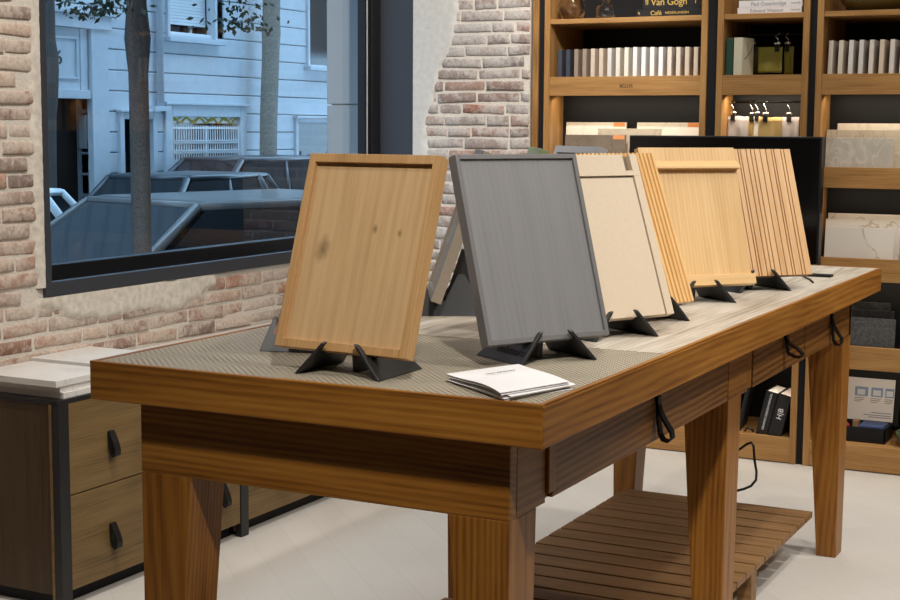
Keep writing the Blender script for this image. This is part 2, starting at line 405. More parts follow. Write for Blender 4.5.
def win_skip(y, z):
    if WY0 < y < WY1 and z > WZ0 - .004: return True
    return False
bricks('brickwork', wall_left, 'y', -1.2, YR, 0.02, 3.0, XW, 1, win_skip, 3)
bricks('brickwork', wall_far, 'x', XW, -1.655, 0.02, 3.0, YR, -1, lambda x, z: x < -2.17, 11, blen=.20)

def plaster(name, parent, axis, u0, u1, z0, z1, plane, sign, mask, mat, step=.011, th=.013):
    nu = int((u1 - u0) / step) + 1; nz = int((z1 - z0) / step) + 1; m = MB(); keep = {}
    for j in range(nz):
        for i in range(nu):
            u = u0 + (u1 - u0) * i / (nu - 1); z = z0 + (z1 - z0) * j / (nz - 1)
            k = mask(u, z) + .30 * noise.noise(Vector((u * 13, z * 13, 5))) + .16 * noise.noise(Vector((u * 42, z * 42, 9)))
            t = max(0, min(1, (k + .12) / .4)); t = t * t * (3 - 2 * t)
            d = -.004 + (th + .004) * t + .0015 * noise.noise(Vector((u * 60, z * 60, 2))) * t
            keep[(i, j)] = t
            m.v.append((plane + sign * d, u, z) if axis == 'y' else (u, plane + sign * d, z))
    for j in range(nz - 1):
        for i in range(nu - 1):
            if max(keep[(i, j)], keep[(i + 1, j)], keep[(i, j + 1)], keep[(i + 1, j + 1)]) > .01:
                k = j * nu + i; m.f.append((k, k + 1, k + nu + 1, k + nu))
    return m.build(name, mat, parent, smooth=True)

def blob(*els):
    def f(u, z):
        return max(1 - math.hypot((u - a) / ra, (z - b) / rb) for (a, b, ra, rb) in els)
    return f
plaster('plaster_patch', wall_left, 'y', 1.20, 2.75, .56, WZ0 - .001, XW, 1,
        blob((1.60, .775, .30, .062), (1.88, .762, .24, .055), (1.42, .80, .14, .05), (2.05, .79, .16, .035)), M['plaster'])
plaster('window_edge_plaster', wall_left, 'y', 1.16, WY0 - .001, .84, 2.9, XW, 1,
        lambda y, z: (y - 1.272) / .04, M['plaster'])
def pmask(x, z):
    e = -2.135 + .105 * max(0, min(1, (z - 1.35) / .33)) + .06 * max(0, min(1, (z - 1.6) / .3))
    return (e - x) / .05
plaster('pillar_plaster', wall_far, 'x', XW + .001, -1.90, .7, 2.9, YR, -1, pmask, M['plaster_grey'])

# window: a deep dark metal lining with a pane at its outer side
XG = -2.38
win = bpy.data.objects.new('window_1', None); COL.objects.link(win); win.location = (XW, (WY0 + WY1) / 2, WZ0); ORG[win.name] = Vector(win.location); win['kind'] = 'structure'
mb = MB()
mb.box((XG - .02, WY0, WZ0), (XW, WY1 - .001, WZ0 + .010)); mb.box((XW - .016, WY0, WZ0), (XW + .012, WY1 - .001, WZ0 + .044))   # trough and lip
mb.box((XG - .02, WY0, WZ0 + .010), (XW - .017, WY0 + .028, WZ1)); mb.box((XW - .017, WY0, WZ0 + .044), (XW + .012, WY0 + .028, WZ1))                        # near lining
mb.box((XG - .02, WY1 - .012, WZ0 + .010), (XW + .004, WY1 - .001, WZ1))                     # far lining
mb.box((XG - .02, WY0, WZ1 - .04), (XW + .012, WY1, WZ1))
mb.build('lining', M['slate'], win, bevel=.002)
mb = MB()
mb.box((XG - .03, WY0 + .028, WZ0 + .010), (XG + .02, WY1 - .012, WZ0 + .072))
mb.box((XG - .03, WY1 - .085, WZ0 + .074), (XG + .02, WY1 - .012, WZ1 - .04))
mb.box((XG - .03, WY0 + .028, WZ0 + .074), (XG + .02, WY0 + .05, WZ1 - .04))
mb.build('sash', M['blackmetal'], win, bevel=.002)
B((XG - .026, WY1 - .112, WZ0 + .074), (XG + .004, WY1 - .098, WZ1 - .04)).build('edge_glint', M['whitepaint'], win)  # pale strip painted in for light refracted at the pane's edge
mb = MB(); mb.box((XG - .03, WY1 - .098, WZ0 + .074), (XG + .01, WY1 - .085, WZ1 - .04)); mb.box((XG - .03, WY1 - .124, WZ0 + .074), (XG + .008, WY1 - .112, WZ1 - .04))
mb.build('gasket', M['rubber'], win)
B((XG - .004, WY0 + .05, WZ0 + .074), (XG + .004, WY1 - .124, WZ1 - .04)).build('pane', glassy('shop window glass', (.96, .98, .98)), win)
mb = MB(); mb.box((-2.632, 3.612, STREET), (-2.415, 3.636, 1.418)).box((-2.632, 3.612, 1.424), (-2.415, 3.636, 4.6))
struct(mb.build('trim_1', M['stone'], bevel=.003))
struct(B((-2.72, -25, 3.05), (-2.62, 40, 12)).build('wall_street', M['stone']))
struct(B((-2.70, 3.95, STREET), (-2.62, 14, 3.05)).build('wall_neighbour', M['stone']))

# ------------------------------------------------------------------ display table
t = thing('display_table', 'large golden wood display table with six tapered legs, inlaid woven mat and slatted lower shelf', 'table', (-TW / 2, TL / 2, 0))
ZB = H - .0711; AX = .0758; AY = .0474; ZA = .6934
top = B((-TW, 0, ZB), (0, TL, H - .004)).build('tabletop', M['twx'], t, bevel=.002)
e = .010
B((-TW, 0, H - .005), (0, e, H)).build('rim', M['twx'], top, bevel=.001); B((-TW, TL - e, H - .005), (0, TL, H)).build('rim', M['twx'], top, bevel=.001)
B((-e, e, H - .005), (0, TL - e, H)).build('rim', M['twy'], top, bevel=.001); B((-TW, e, H - .005), (-TW + e, TL - e, H)).build('rim', M['twy'], top, bevel=.001)
edge = B((-.002, .002, ZB + .001), (.0015, TL - .002, H - .0045)).build('side_edge', M['twy'], top, bevel=.0008)
B((-TW + e, e, H - .006), (-e, .598, H - .0012)).build('woven_mat', M['woven'], t)
B((-TW + e, .601, H - .006), (-e, TL - e, H - .0008)).build('laminate_inlay', M['lam'], t)
B((-TW + AX, AY, ZA), (-AX, AY + .028, ZB)).build('end_rail', M['twx'], t, bevel=.002)
B((-TW + AX, TL - AY - .028, ZA), (-AX, TL - AY, ZB)).build('end_rail', M['twx'], t, bevel=.002)
B((-TW + AX, AY + .028, ZA), (-TW + AX + .024, TL - AY - .028, ZB)).build('side_rail', M['twy'], t, bevel=.002)
mb = MB(); mb.box((-AX - .03, AY + .028, ZA), (-AX, .192, ZB)); mb.box((-AX - .04, .192, ZA), (-AX - .012, TL - AY - .028, ZB)); mb.box((-AX - .03, 1.258, ZA), (-AX, 1.412, ZB)); mb.box((-AX - .03, 2.563, ZA), (-AX, TL - AY - .028, ZB))
mb.build('side_rail', M['twy'], t, bevel=.002)
B((-AX - .02, .193, ZA + .016), (-AX + .006, .222, ZB)).build('stop_block', M['twz'], t, bevel=.002)
B((-AX - .02, 1.416, ZA + .004), (-AX - .004, 1.464, ZB)).build('stop_block', M['twz'], t, bevel=.002)
for (y0, y1, yh) in ((.225, 1.255, .742), (1.468, 1.981, 1.752), (1.990, 2.560, 2.275)):
    d = B((-AX - .012, y0, ZA + .002), (-AX - .001, y1, ZB - .002)).build('drawer', M['drawerw'], t, bevel=.0015)
    x = -AX; path = [(x + .002, 0, .790), (x + .004, 0, .775), (x + .010, 0, .755), (x + .022, 0, .735), (x + .034, 0, .718), (x + .036, 0, .706), (x + .028, 0, .698), (x + .017, 0, .700), (x + .010, 0, .712), (x + .007, 0, .735), (x + .005, 0, .760), (x + .005, 0, .788)]
    if yh == 1.752: path = [(a + (.012 if 2 < k_ < 8 else 0), b, .790 - (.790 - c) * .62) for k_, (a, b, c) in enumerate(path)]
    MB().ribbon([(a, yh + .008, c) for a, b, c in path], (0, .020, 0), .005).build('handle', M['leather'], d, smooth=False)
def leg(xa, xb, ya, yb, xa0, xb0, ya0, yb0):
    MB().frustum((xa0, ya0), (xb0, yb0), 0, (xa, ya), (xb, yb), ZA + .001).build('leg', M['twz'], t, bevel=.002)
LX = -TW + AX
leg(-AX - .110, -AX, AY, AY + .108, -AX - .064, -AX - .002, AY + .001, AY + .084)
leg(-AX - .110, -AX, 1.258, 1.366, -AX - .064, -AX - .003, 1.262, 1.346)
leg(-AX - .110, -AX, TL - AY - .108, TL - AY, -AX - .064, -AX - .004, TL - AY - .084, TL - AY - .001)
leg(LX, LX + .110, AY, AY + .108, LX + .002, LX + .066, AY + .001, AY + .084)
leg(LX + .004, LX + .110, 1.258, 1.366, LX + .012, LX + .066, 1.262, 1.346)
leg(LX, LX + .110, TL - AY - .108, TL - AY, LX + .002, LX + .066, TL - AY - .084, TL - AY - .001)
mb = MB(); y = 2.462
while y > .20:
    x1 = -.150; x0 = -.768
    if 1.17 < y < 1.38: x0 = -.735; x1 = -.165
    mb.box((x0, y - .0815, .126), (x1, y, .145)); y -= .0925
mb.box((-.71, .14, .100), (-.66, 2.455, .126)); mb.box((-.24, .14, .100), (-.19, 2.455, .126))
sh = mb.build('lower_shelf', M['slat'], t, bevel=.0015)
for (fx, fy) in ((-.19, 1.80), (-.19, .25), (-.72, 1.80), (-.72, .25)):
    B((fx, fy - .02, 0), (fx + .04, fy + .03, .126)).build('foot', M['slat'], sh, bevel=.001)

# ------------------------------------------------------------------ door samples on stands
def sample(name, label, x, y, yaw, lean, z=.94, group='door samples on stands', cat='door sample'):
    return thing(name, label, cat, (x, y, z), (-R(lean), 0, R(yaw)), group, local=True)

def frame_mb(w, h, t0, t1, b, bt=None, bb=None):
    bt = bt or b; bb = bb or b
    m = MB(); m.box((0, t0, 0), (b, t1, h)).box((w - b, t0, 0), (w, t1, h)); m.box((b, t0, h - bt), (w - b, t1, h)).box((b, t0, 0), (w - b, t1, bb)); return m

W_, H_ = .278, .353
def stand_mesh():
    prof = [(0, 0), (.010, 0), (.155, 0), (.104, .088), (.088, .088), (.056, .031), (.030, .0395), (.0215, .0405), (.0195, .056), (.014, .0585), (.010, .055)]
    out = []
    for sgn in (1, -1):
        m = MB(); a = [(sgn * (.085 - .88 * h), s_ - .022, h) for s_, h in prof]
        m.prism(a, (-sgn * .0075, 0, 0)); out.append(m)
    return out
def stand(label, cx, cy, yaw):
    r = thing('display_stand', label, 'display stand', (cx, cy, H - .0006), (0, 0, R(yaw)), 'black stands under the door samples', local=True)
    return r
stand_arm = None
def put_stand(label, cx, cy, yaw):
    global stand_arm
    r = stand(label, cx, cy, yaw)
    if stand_arm is None:
        stand_arm = []
        for m in stand_mesh():
            o = m.build('stand_arm', M['stand'], r, bevel=.0012); stand_arm.append(o)
        o = MB().prism([(-.006, s_ - .022, h) for s_, h in ((.062, .036), (.098, .146), (.108, .146), (.142, 0), (.066, 0))], (.012, 0, 0)).build('back_brace', M['stand'], r, bevel=.001); stand_arm.append(o)
    else:
        for o in stand_arm:
            c = o.copy(); COL.objects.link(c); c.parent = r; ORG[c.name] = Vector((0, 0, 0))
    return r
def ctr(x, y, yaw, off=0, back=0, w=W_):
    a = R(yaw); return x + math.cos(a) * (w / 2 + off) - math.sin(a) * back, y + math.sin(a) * (w / 2 + off) + math.cos(a) * back

# 1 knotty oak
p1 = (-.559, .098, -5.0, 17.7)
s = sample('door_sample', 'brown knotty oak framed door sample facing the near table end', *p1)
frame_mb(W_, H_, 0, .027, .014, .016, .015).build('frame', M['oakframe'], s, bevel=.0008)
B((.014, .009, .015), (W_ - .014, .022, H_ - .016)).build('panel', M['knotty'], s)
cx, cy = ctr(*p1[:3], off=.010); put_stand('black stand holding the brown knotty oak sample', cx, cy, 0)
# 2 grey
p2 = (-.225, .276, 61.0, 18.2)
s = sample('door_sample', 'dark grey stained framed door sample beside the white brochures', *p2)
frame_mb(W_, H_, 0, .024, .009, .009, .010).build('frame', M['grey'], s, bevel=.0008)
B((.009, .005, .010), (W_ - .009, .019, H_ - .009)).build('panel', M['greystain'], s)
cx, cy = ctr(*p2[:3], off=.008, back=.004); st = put_stand('black stand with raised lettering under the dark grey sample', cx, cy, 57)
lettering('delamore', .024, M['emboss'], st, frame_mtx((-.0835 + .88 * .020 - .0016, .036, .020), (0, -1, 0), (.88, 0, 1)), depth=.0006, shear=.25)
# 3 beige
p3 = (-.216, .642, 62.7, 21.3)
s = sample('door_sample', 'sand beige door sample with a cut finger notch at its top right corner', *p3)
b3 = MB(); zr = H_ - .047
b3.box((0, 0, zr), (W_ - .040, .022, H_)).box((W_ - .020, 0, zr), (W_, .022, H_)).box((W_ - .040, 0, zr), (W_ - .020, .022, H_ - .036))
b3.box((0, 0, 0), (W_ - .022, .022, .0)) if False else None
b3.box((W_ - .020, 0, 0), (W_, .022, zr)).box((0, .006, 0), (W_ - .020, .022, zr))
b3.build('frame', M['beige'], s, bevel=.0006)
B((0, .001, .0005), (W_ - .024, .006, zr - .005)).build('panel', M['beige'], s, bevel=.0006)
mb = MB(); mb.box((0, .0045, zr - .005), (W_ - .020, .0061, zr)); mb.box((W_ - .024, .0045, 0), (W_ - .020, .0061, zr - .005)); mb.prism([(W_ - .0401, .003, H_ - .035), (W_ - .0199, .014, H_ - .035), (W_ - .0199, .014, H_ - .001), (W_ - .0401, .003, H_ - .001)], (0, .006, 0))
mb.build('groove', M['beige_d'], s)
cx, cy = ctr(*p3[:3], off=-.011); put_stand('black stand holding the sand beige sample', cx, cy, 60)
# 4 ribbed
p4 = (-.211, .876, 71.6, 20.9)
s = sample('door_sample', 'yellow ribbed wood sample standing behind the sand beige one', *p4)
mb = MB(); n = 20; pw = W_ / n
prof = []
for i in range(n):
    for k in range(5):
        a = math.pi * k / 4; prof.append((i * pw + pw * .5 - pw * .36 * math.cos(a), .009 - .010 * math.sin(a) ** .7))
    prof.append((i * pw + pw * .93, .0095))
pts = [(x, y, 0) for x, y in prof] + [(W_, .02, 0), (0, .02, 0)]
mb.prism(pts, (0, 0, H_)); mb.build('ribbed_board', M['pine'], s)
cx, cy = ctr(*p4[:3], off=.012, back=.01); put_stand('black stand holding the yellow ribbed sample', cx, cy, 66)
# 5 light oak with lips
p5 = (-.289, 1.348, 49.9, 17.0)
s = sample('door_sample', 'light oak door sample with a projecting ledge along top and foot', *p5)
B((0, 0, .026), (W_, .020, H_)).build('panel', M['lightoak'], s, bevel=.0008)
MB().prism([(.02, 0, H_ - .034), (.02, -.016, H_ - .052), (.02, -.016, H_ - .058), (.02, 0, H_ - .058)], (W_ - .018, 0, 0)).build('upper_ledge', M['lightoakx'], s, bevel=.0006)
B((-.008, -.008, 0), (W_ + .006, .018, .026)).build('lower_ledge', M['lightoakx'], s, bevel=.001)
cx, cy = ctr(*p5[:3], off=-.017, back=-.018); put_stand('black stand holding the light oak sample with ledges', cx, cy, 52)
# 6 grooved
p6 = (-.226, 1.680, 49.3, 20.2)
s = sample('door_sample', 'oak sample with dark vertical grooves at uneven spacing, farthest from the camera', *p6)
B((0, .004, 0), (W_, .020, H_)).build('panel', plain('walnut groove', sc(116, 80, 54), .6, var=.1), s)
mb = MB(); xs = [0, .014, .034, .046, .062, .072, .092, .100, .116, .124, .142, .156, .168, .186, .204, .222, .230, .252, .262, .284]
for a, b in zip(xs[:-1], xs[1:]): mb.box((a + .0012, 0, 0), (b - .0014, .0042, H_))
mb.build('slats', M['groove'], s, bevel=.0005)
cx, cy = ctr(*p6[:3], off=-.018); put_stand('black stand holding the dark grooved oak sample', cx, cy, 52)

# the row that faces the window
def back_row(label, corner, yaw, mat, lean=19, slabmat=None, standlabel='', w=.278, sdx=0, sdy=0):
    a = R(yaw); x = corner[0] - math.cos(a) * w; y = corner[1] - math.sin(a) * w
    s = sample('door_sample', label, x, y, yaw, lean, .94, 'door samples on stands')
    frame_mb(w, H_, 0, .024, .020).build('frame', mat, s, bevel=.0008)
    B((.020, .006, .020), (w - .020, .016, H_ - .020)).build('panel', slabmat or mat, s)
    cx, cy = ctr(x, y, yaw, 0, 0, w); put_stand(standlabel, cx + sdx, cy + sdy, yaw)
    return s
back_row('dusty pink door sample just showing behind the knotty oak one', (-.645, .222), -76, M['pink'], lean=22, sdx=-.016, sdy=-.02, standlabel='black stand of the dusty pink sample, left of the knotty oak one')
back_row('taupe door sample seen edge on between the knotty oak and dark grey ones', (-.632, .826), -60, M['taupe'], standlabel='black stand of the taupe sample, seen from behind')
back_row('sage green door sample whose corner peeks above the dark grey one', (-.700, 1.290), -60, M['green'], standlabel='black stand of the sage green sample')
back_row('silver grey framed sample whose top edge shows above the dark grey one', (-.674, 1.671), -40.5, M['silver'], slabmat=M['grey'], standlabel='black stand of the silver grey framed sample')

def px(x, y, axis, val):
    # point of the photograph's line of sight on an axis-aligned plane, used to take measurements
    d = Vector((-.452593, .884241, -.115228)) + Vector((.889815, .456276, .006371)) * ((x - 450) / 1484.58) + Vector((-.058209, .099648, .993319)) * ((300 - y) / 1484.58)
    c = Vector((.897784, -2.068943, 1.322839)); return c + d * ((val - c[axis]) / d[axis])
# brochures
br_pts = [tuple(px(a, b, 2, .911)[:2]) for a, b in ((448, 374.5), (519, 364.5), (572, 382), (505, 394))]
def brochure(label, k, z, lift):
    r = thing('brochure', label, 'brochure', (-.172, .19, z), (0, 0, 0), 'white brochures on the woven mat')
    ang = R(random.Random(k + 4).uniform(-2.2, 2.2)); off = random.Random(k).uniform(-.004, .004)
    m = MB(); n = 10; c = Vector((-.172, .19, 0)); rot = Matrix.Rotation(ang, 3, 'Z')
    P = [Vector((x, y, 0)) for x, y in br_pts]
    for side in (0, 1):
        for i in range(n + 1):
            f = i / n
            for a, b in ((P[0], P[3]), (P[1], P[2])):
                # f runs from the folded left edge to the right one, which curls up
                q = a.lerp(b, f); q = rot @ (q - c) + c + Vector((off, off, 0))
                zz = z + lift * math.sin(min(1, f * 1.05) * math.pi / 2) ** 2 * .0 + lift * (f ** 1.5) * (.35 if b is P[2] else 1) * math.sin(math.pi * min(1, f * .98)) * 1.6
                m.v.append((q.x, q.y, zz + side * .0011))
    q = 2 * (n + 1)
    for i in range(n):
        k0 = 2 * i; m.f.append((k0, k0 + 1, k0 + 3, k0 + 2)); m.f.append((q + k0, q + k0 + 2, q + k0 + 3, q + k0 + 1))
        m.f.append((k0, k0 + 2, q + k0 + 2, q + k0)); m.f.append((k0 + 1, q + k0 + 1, q + k0 + 3, k0 + 3))
    m.f.append((0, q, q + 1, 1)); m.f.append((2 * n, 2 * n + 1, q + 2 * n + 1, q + 2 * n))
    m.build('booklet', M['paper'], r)
    return r
names = ['lowest white brochure of the pile on the woven mat', 'second white brochure from the bottom of the pile', 'middle white brochure of the pile on the mat', 'second white brochure from the top of the pile', 'topmost white brochure of the pile, its cover facing up']
for k, nm in enumerate(names):
    bro = brochure(nm, k, H - .001 + .0002 + k * .0030, .0018 + k * .0012)
_p = [px(a, b, 2, H + .0162) for a, b in ((448, 374.5), (519, 364.5), (505, 394))]
lettering('www.delamore', .011, M['greytext'], bro, frame_mtx(px(500, 372, 2, H + .0164), _p[1] - _p[0], _p[0] - _p[2]), depth=.0003)

CORD = [tuple(px(a, b, 1, 1.75)) for a, b in ((722, 458), (732, 453), (740, 449), (747, 444), (751.5, 442.5), (753.5, 446), (754.5, 460), (756.5, 472), (756, 480), (751, 486), (744, 489), (736, 491), (726, 493))]
# thin cable and puck at the far end of the table
c = tag(MB().tube([(-.075, 2.05, H + .002), (-.10, 2.12, H + .002), (-.14, 2.2, H + .003), (-.19, 2.30, H + .002), (-.30, 2.45, H + .002)], .0022, 6).build('cable', M['rubber'], smooth=True), 'thin black cable lying across the far end of the table', 'cable')
tag(B((-.19, 2.235, H - .0008), (-.07, 2.275, H + .006)).build('power_adapter', M['black'], bevel=.002), 'flat black bar lying on the far end of the table', 'adapter')

# power cord under the table
tag(MB().tube(CORD, .0035, 8).build('power_cable', M['rubber'], smooth=True), 'black cord looping down beside the middle table leg', 'cord')

# ------------------------------------------------------------------ low drawer cabinets under the window
CX = -1.837
def handle_strap(y, z, parent):
    x = CX; path = [(x + .002, y, z + .035), (x + .006, y, z + .034), (x + .010, y, z + .025), (x + .020, y, z + .005), (x + .027, y, z - .018), (x + .026, y, z - .031), (x + .018, y, z - .036), (x + .010, y, z - .030), (x + .006, y, z - .010), (x + .004, y, z + .02), (x + .003, y, z + .033)]
    MB().ribbon(path, (0, .024, 0), .0045).build('handle', M['leather'], parent)
cabl = ['oak drawer cabinet with black metal posts, leftmost under the window', 'oak drawer cabinet under the window, seen behind the front table legs', 'oak drawer cabinet under the window, nearest the brick pillar']
for k in range(3):
    y0 = .956 + .843 * k
    if k == 2: y1 = 3.50
    else: y1 = y0 + .843
    t2 = thing('drawer_cabinet', cabl[k], 'cabinet', (-2.01, (y0 + y1) / 2, 0), group='drawer cabinets under the window')
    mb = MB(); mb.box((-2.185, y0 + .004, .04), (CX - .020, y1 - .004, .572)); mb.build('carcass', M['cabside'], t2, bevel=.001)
    B((-2.16, y0 + .03, 0), (CX - .045, y1 - .002, .040)).build('plinth', M['black'], t2)
    mb = MB(); mb.box((CX - .022, y0, 0.0), (CX + .002, y0 + .042, .576)); mb.build('post', M['blackmetal'], t2, bevel=.001)
    B((CX - .030, y0 - .002, .02), (CX - .0225, y0 + .004, .572)).build('edge_trim', M['cab'], t2)
    B((-2.185, y0 + .0, .572), (CX + .001, y1 - .001, .584)).build('top_frame', M['blackmetal'], t2)
    for (z0, z1, zh) in ((.048, .3125, .163), (.3165, .571, .430)):
        d = B((CX - .019, y0 + .044, z0), (CX, y1 - .003, z1)).build('drawer', M['cab'], t2, bevel=.001)
        handle_strap(y0 + .212, zh, d); handle_strap(y1 - .10, zh, d)
mt = marble('white veined stone', sc(226, 222, 216), sc(208, 203, 198), 2.2, .012, .4)
tag(B((-2.19, .992, .584), (-1.846, 3.49, .601))  .build('stone_worktop', mt, bevel=.001), 'pale stone slab lying along the low drawer cabinets', 'worktop')
for nm, lo, hi in (('lower pale stone tile of the front stack on the cabinets', (-2.15, .985, .601), (-1.852, 1.205, .618)), ('upper pale stone tile of the front stack on the cabinets', (-2.155, .966, .618), (-1.848, 1.20, .6365)),
                   ('lower pale stone tile of the rear stack by the brick wall', (-2.185, 1.235, .601), (-1.92, 1.50, .618)), ('upper pale stone tile of the rear stack by the brick wall', (-2.185, 1.232, .618), (-1.925, 1.495, .640))):
    tag(B(lo, hi).build('stone_tile', mt, bevel=.001), nm, 'tile', 'stone tiles stacked on the cabinets')

# ------------------------------------------------------------------ shelving wall
YS = 3.716; YB = 4.10
UNITS = {'a': (-1.627, -.923), 'b': (-.882, -.517), 'c': (-.488, .200)}
lab = {'a': 'wide oak shelving unit with black back, left of the narrow one', 'b': 'narrow oak shelving unit with black back, between the two wide ones', 'c': 'wide oak shelving unit with black back, farthest right'}
UO = {}
for k, (x0, x1) in UNITS.items():
    u = thing('shelving_unit', lab[k], 'shelving unit', ((x0 + x1) / 2, 3.91, 0), group='oak shelving along the back wall'); UO[k] = u
    pw = .025
    for xa, xb in ((x0, x0 + pw), (x1 - pw, x1)):
        B((xa, YS, 0.0), (xb, YB, 2.9)).build('upright', M['shz'], u, bevel=.001)
    B((x0 + pw, YB - .012, .0), (x1 - pw, YB, 2.9)).build('back_panel', M['black'], u)
    a, b = x0 + pw, x1 - pw
    B((a, 3.872, .427), (b, 3.882, 1.50)).build('rack_back', M['black'], u)
    for z0, z1 in ((1.755, 1.775), (1.519, 1.537), (2.25, 2.27)):
        B((a, YS + .012 if z0 != 1.755 else YS + .004, z0), (b, YB - .012, z1)).build('shelf', M['shx'], u, bevel=.001)
    for z0, z1 in ((1.459, 1.537),):
        B((a, YS + .002, z0), (b, YS + .02, z1)).build('fascia', M['shx'], u, bevel=.001)
    B((a, YS + .002, .004), (b, YS + .02, .104)).build('fascia', M['shx'], u, bevel=.001)
    B((a, YS + .02, .086), (b, YB - .012, .104)).build('shelf', M['shx'], u)
    B((a, YS + .014, .0), (b, YS + .03, .01)).build('plinth', M['black'], u)
    for z0, z1 in ((1.102, 1.182), (.745, .833), (.401, .491)):
        B((a, YS + .002, z0), (b, YS + .02, z1)).build('fascia', M['shx'], u, bevel=.001)
        B((a, YS + .02, z0 + .01), (b, 3.871, z0 + .026)).build('shelf', M['shx'], u)
        mb = MB(); mb.box((b - .02, YS + .03, z0 + .026), (b, YS + .06, z1 + .012)).box((b - .02, YS + .07, z0 + .026), (b, YS + .10, z1 + .035)); mb.build('rack_step', M['shy'], u)
    if k == 'a':
        lettering('ECLOS', .019, M['black'], u, frame_mtx((-1.261, YS + .0016, 1.497), (1, 0, 0), (0, 0, 1)), depth=.0006)
    if k == 'b':
        MB().tube([(a, 3.855, 1.437), (b, 3.855, 1.437)], .003, 8).build('hanging_rod', M['blackmetal'], u, smooth=True)
        MB().tube([(a, 3.86, 1.70), (b, 3.86, 1.70)], .003, 8).build('hanging_rod', M['blackmetal'], u, smooth=True)
for lb, xa, xb in (('tall black strip between brick pillar and first shelving unit', -1.655, -1.6275), ('tall black strip between the first wide and narrow shelving units', -.9228, -.8822), ('tall black strip between the narrow and right shelving units', -.5168, -.4882)):
    tag(B((xa, YS + .012, 0), (xb, YB, 2.9)).build('shelving_post', M['black'], bevel=.001), lb, 'post', 'black strips between the shelving units')
tag(B((-1.6795, YS + .002, 0), (-1.6555, YB, 2.9)).build('end_board', M['shz'], bevel=.001), 'narrow oak end board beside the brick pillar', 'board')

def fx(x, y): return .898 + (x - .898) * (y + 2.069) / 5.785
def fz(z, y): return 1.3228 + (z - 1.3228) * (y + 2.069) / 5.785

def obj(mb, name, mat, label, cat, group=None, **kw): return tag(mb.build(name, mat, **kw), label, cat, group)

# swatch blocks (wide unit)
cols = [(62, 66, 76), (60, 64, 74), (150, 132, 116), (158, 140, 124), (206, 190, 172), (210, 192, 172), (214, 210, 204), (226, 218, 204), (230, 224, 210), (232, 230, 226), (238, 236, 232), (240, 236, 230), (240, 238, 236), (226, 214, 200), (222, 210, 196), (214, 196, 176), (212, 194, 174)]
ordn = ['first', 'second', 'third', 'fourth', 'fifth', 'sixth', 'seventh', 'eighth', 'ninth', 'tenth', 'eleventh', 'twelfth', 'thirteenth', 'fourteenth', 'fifteenth', 'sixteenth', 'seventeenth']
desc = ['slate blue', 'slate blue', 'taupe', 'taupe', 'beige', 'beige', 'light grey', 'cream', 'cream', 'white', 'white', 'white', 'white', 'pale sand', 'pale sand', 'sand', 'sand']
swm = {}
for i, c in enumerate(cols):
    if c not in swm: swm[c] = plain('swatch %d' % i, sc(*c), .6, var=.03)
    x = -1.574 + .0369 * i
    hgt = .118 - .0006 * abs(i - 9)
    mb = MB(); mb.box((x, YS + .022, 1.537), (x + .0175, YS + .13, 1.537 + hgt))
    obj(mb, 'swatch_board', swm[c], '%s swatch board, %s from the left in the long upright row' % (desc[i], ordn[i]), 'swatch', 'swatch boards upright on the wide shelf', bevel=.0008)
# swatch blocks (right unit)
c2 = [(206, 196, 182), (214, 204, 186), (216, 212, 206), (212, 206, 198), (214, 206, 196), (210, 194, 172), (212, 204, 196), (214, 208, 200)]
d2 = ['stone', 'cream', 'pale grey', 'pale grey', 'off-white', 'sand', 'off-white', 'off-white']
for i, c in enumerate(c2):
    if c not in swm: swm[c] = plain('swatch r%d' % i, sc(*c), .6, var=.03)
    x = -.448 + .0384 * i
    obj(MB().prism([(x, YS + .022, 1.537), (x + .017, YS + .022, 1.537), (x + .020, YS + .022, 1.665), (x + .003, YS + .022, 1.665)], (0, .11, 0)), 'swatch_board', swm[c],
        '%s swatch board, %s from the left on the right-hand unit' % (d2[i], ordn[i]), 'swatch', 'swatch boards upright on the right unit', bevel=.0008)

# glass on the top shelf
def vglass(name, tint):
    m, nt, b = newmat(name); b.inputs['Base Color'].default_value = (*tint, 1); b.inputs['Transmission Weight'].default_value = 1.; b.inputs['Roughness'].default_value = .02; b.inputs['IOR'].default_value = 1.45; return m
r = thing('glass_vase', 'round smoky glass vase on the top shelf beside the upright', 'vase', (-1.540, 3.80, 1.775))
pr = [(0.001, .002), (.03, .002), (.045, .012), (.058, .032), (.060, .05), (.054, .075), (.038, .095), (.020, .108), (.014, .125), (.014, .16), (.011, .16), (.011, .125), (.017, .107), (.035, .093), (.050, .074), (.056, .05), (.054, .033), (.042, .016), (.03, .007), (.001, .007)]
MB().lathe(pr, (-1.540, 3.80, 1.775), 40).build('bowl', vglass('smoky glass', (.86, .82, .78)), r, smooth=True)
r = thing('glass_bottle', 'small clear glass bottle on the top shelf beside the round vase', 'bottle', (-1.388, 3.80, 1.775))
pr = [(0.001, .001), (.036, .001), (.040, .005), (.040, .044), (.034, .054), (.016, .060), (.014, .075), (.020, .078), (.020, .095), (.016, .097), (.010, .094), (.011, .074), (.013, .060), (.030, .052), (.036, .043), (.036, .010), (.033, .006), (.001, .006)]
MB().lathe(pr, (-1.388, 3.80, 1.775), 36).build('bottle_body', vglass('clear glass', (.95, .96, .96)), r, smooth=True)

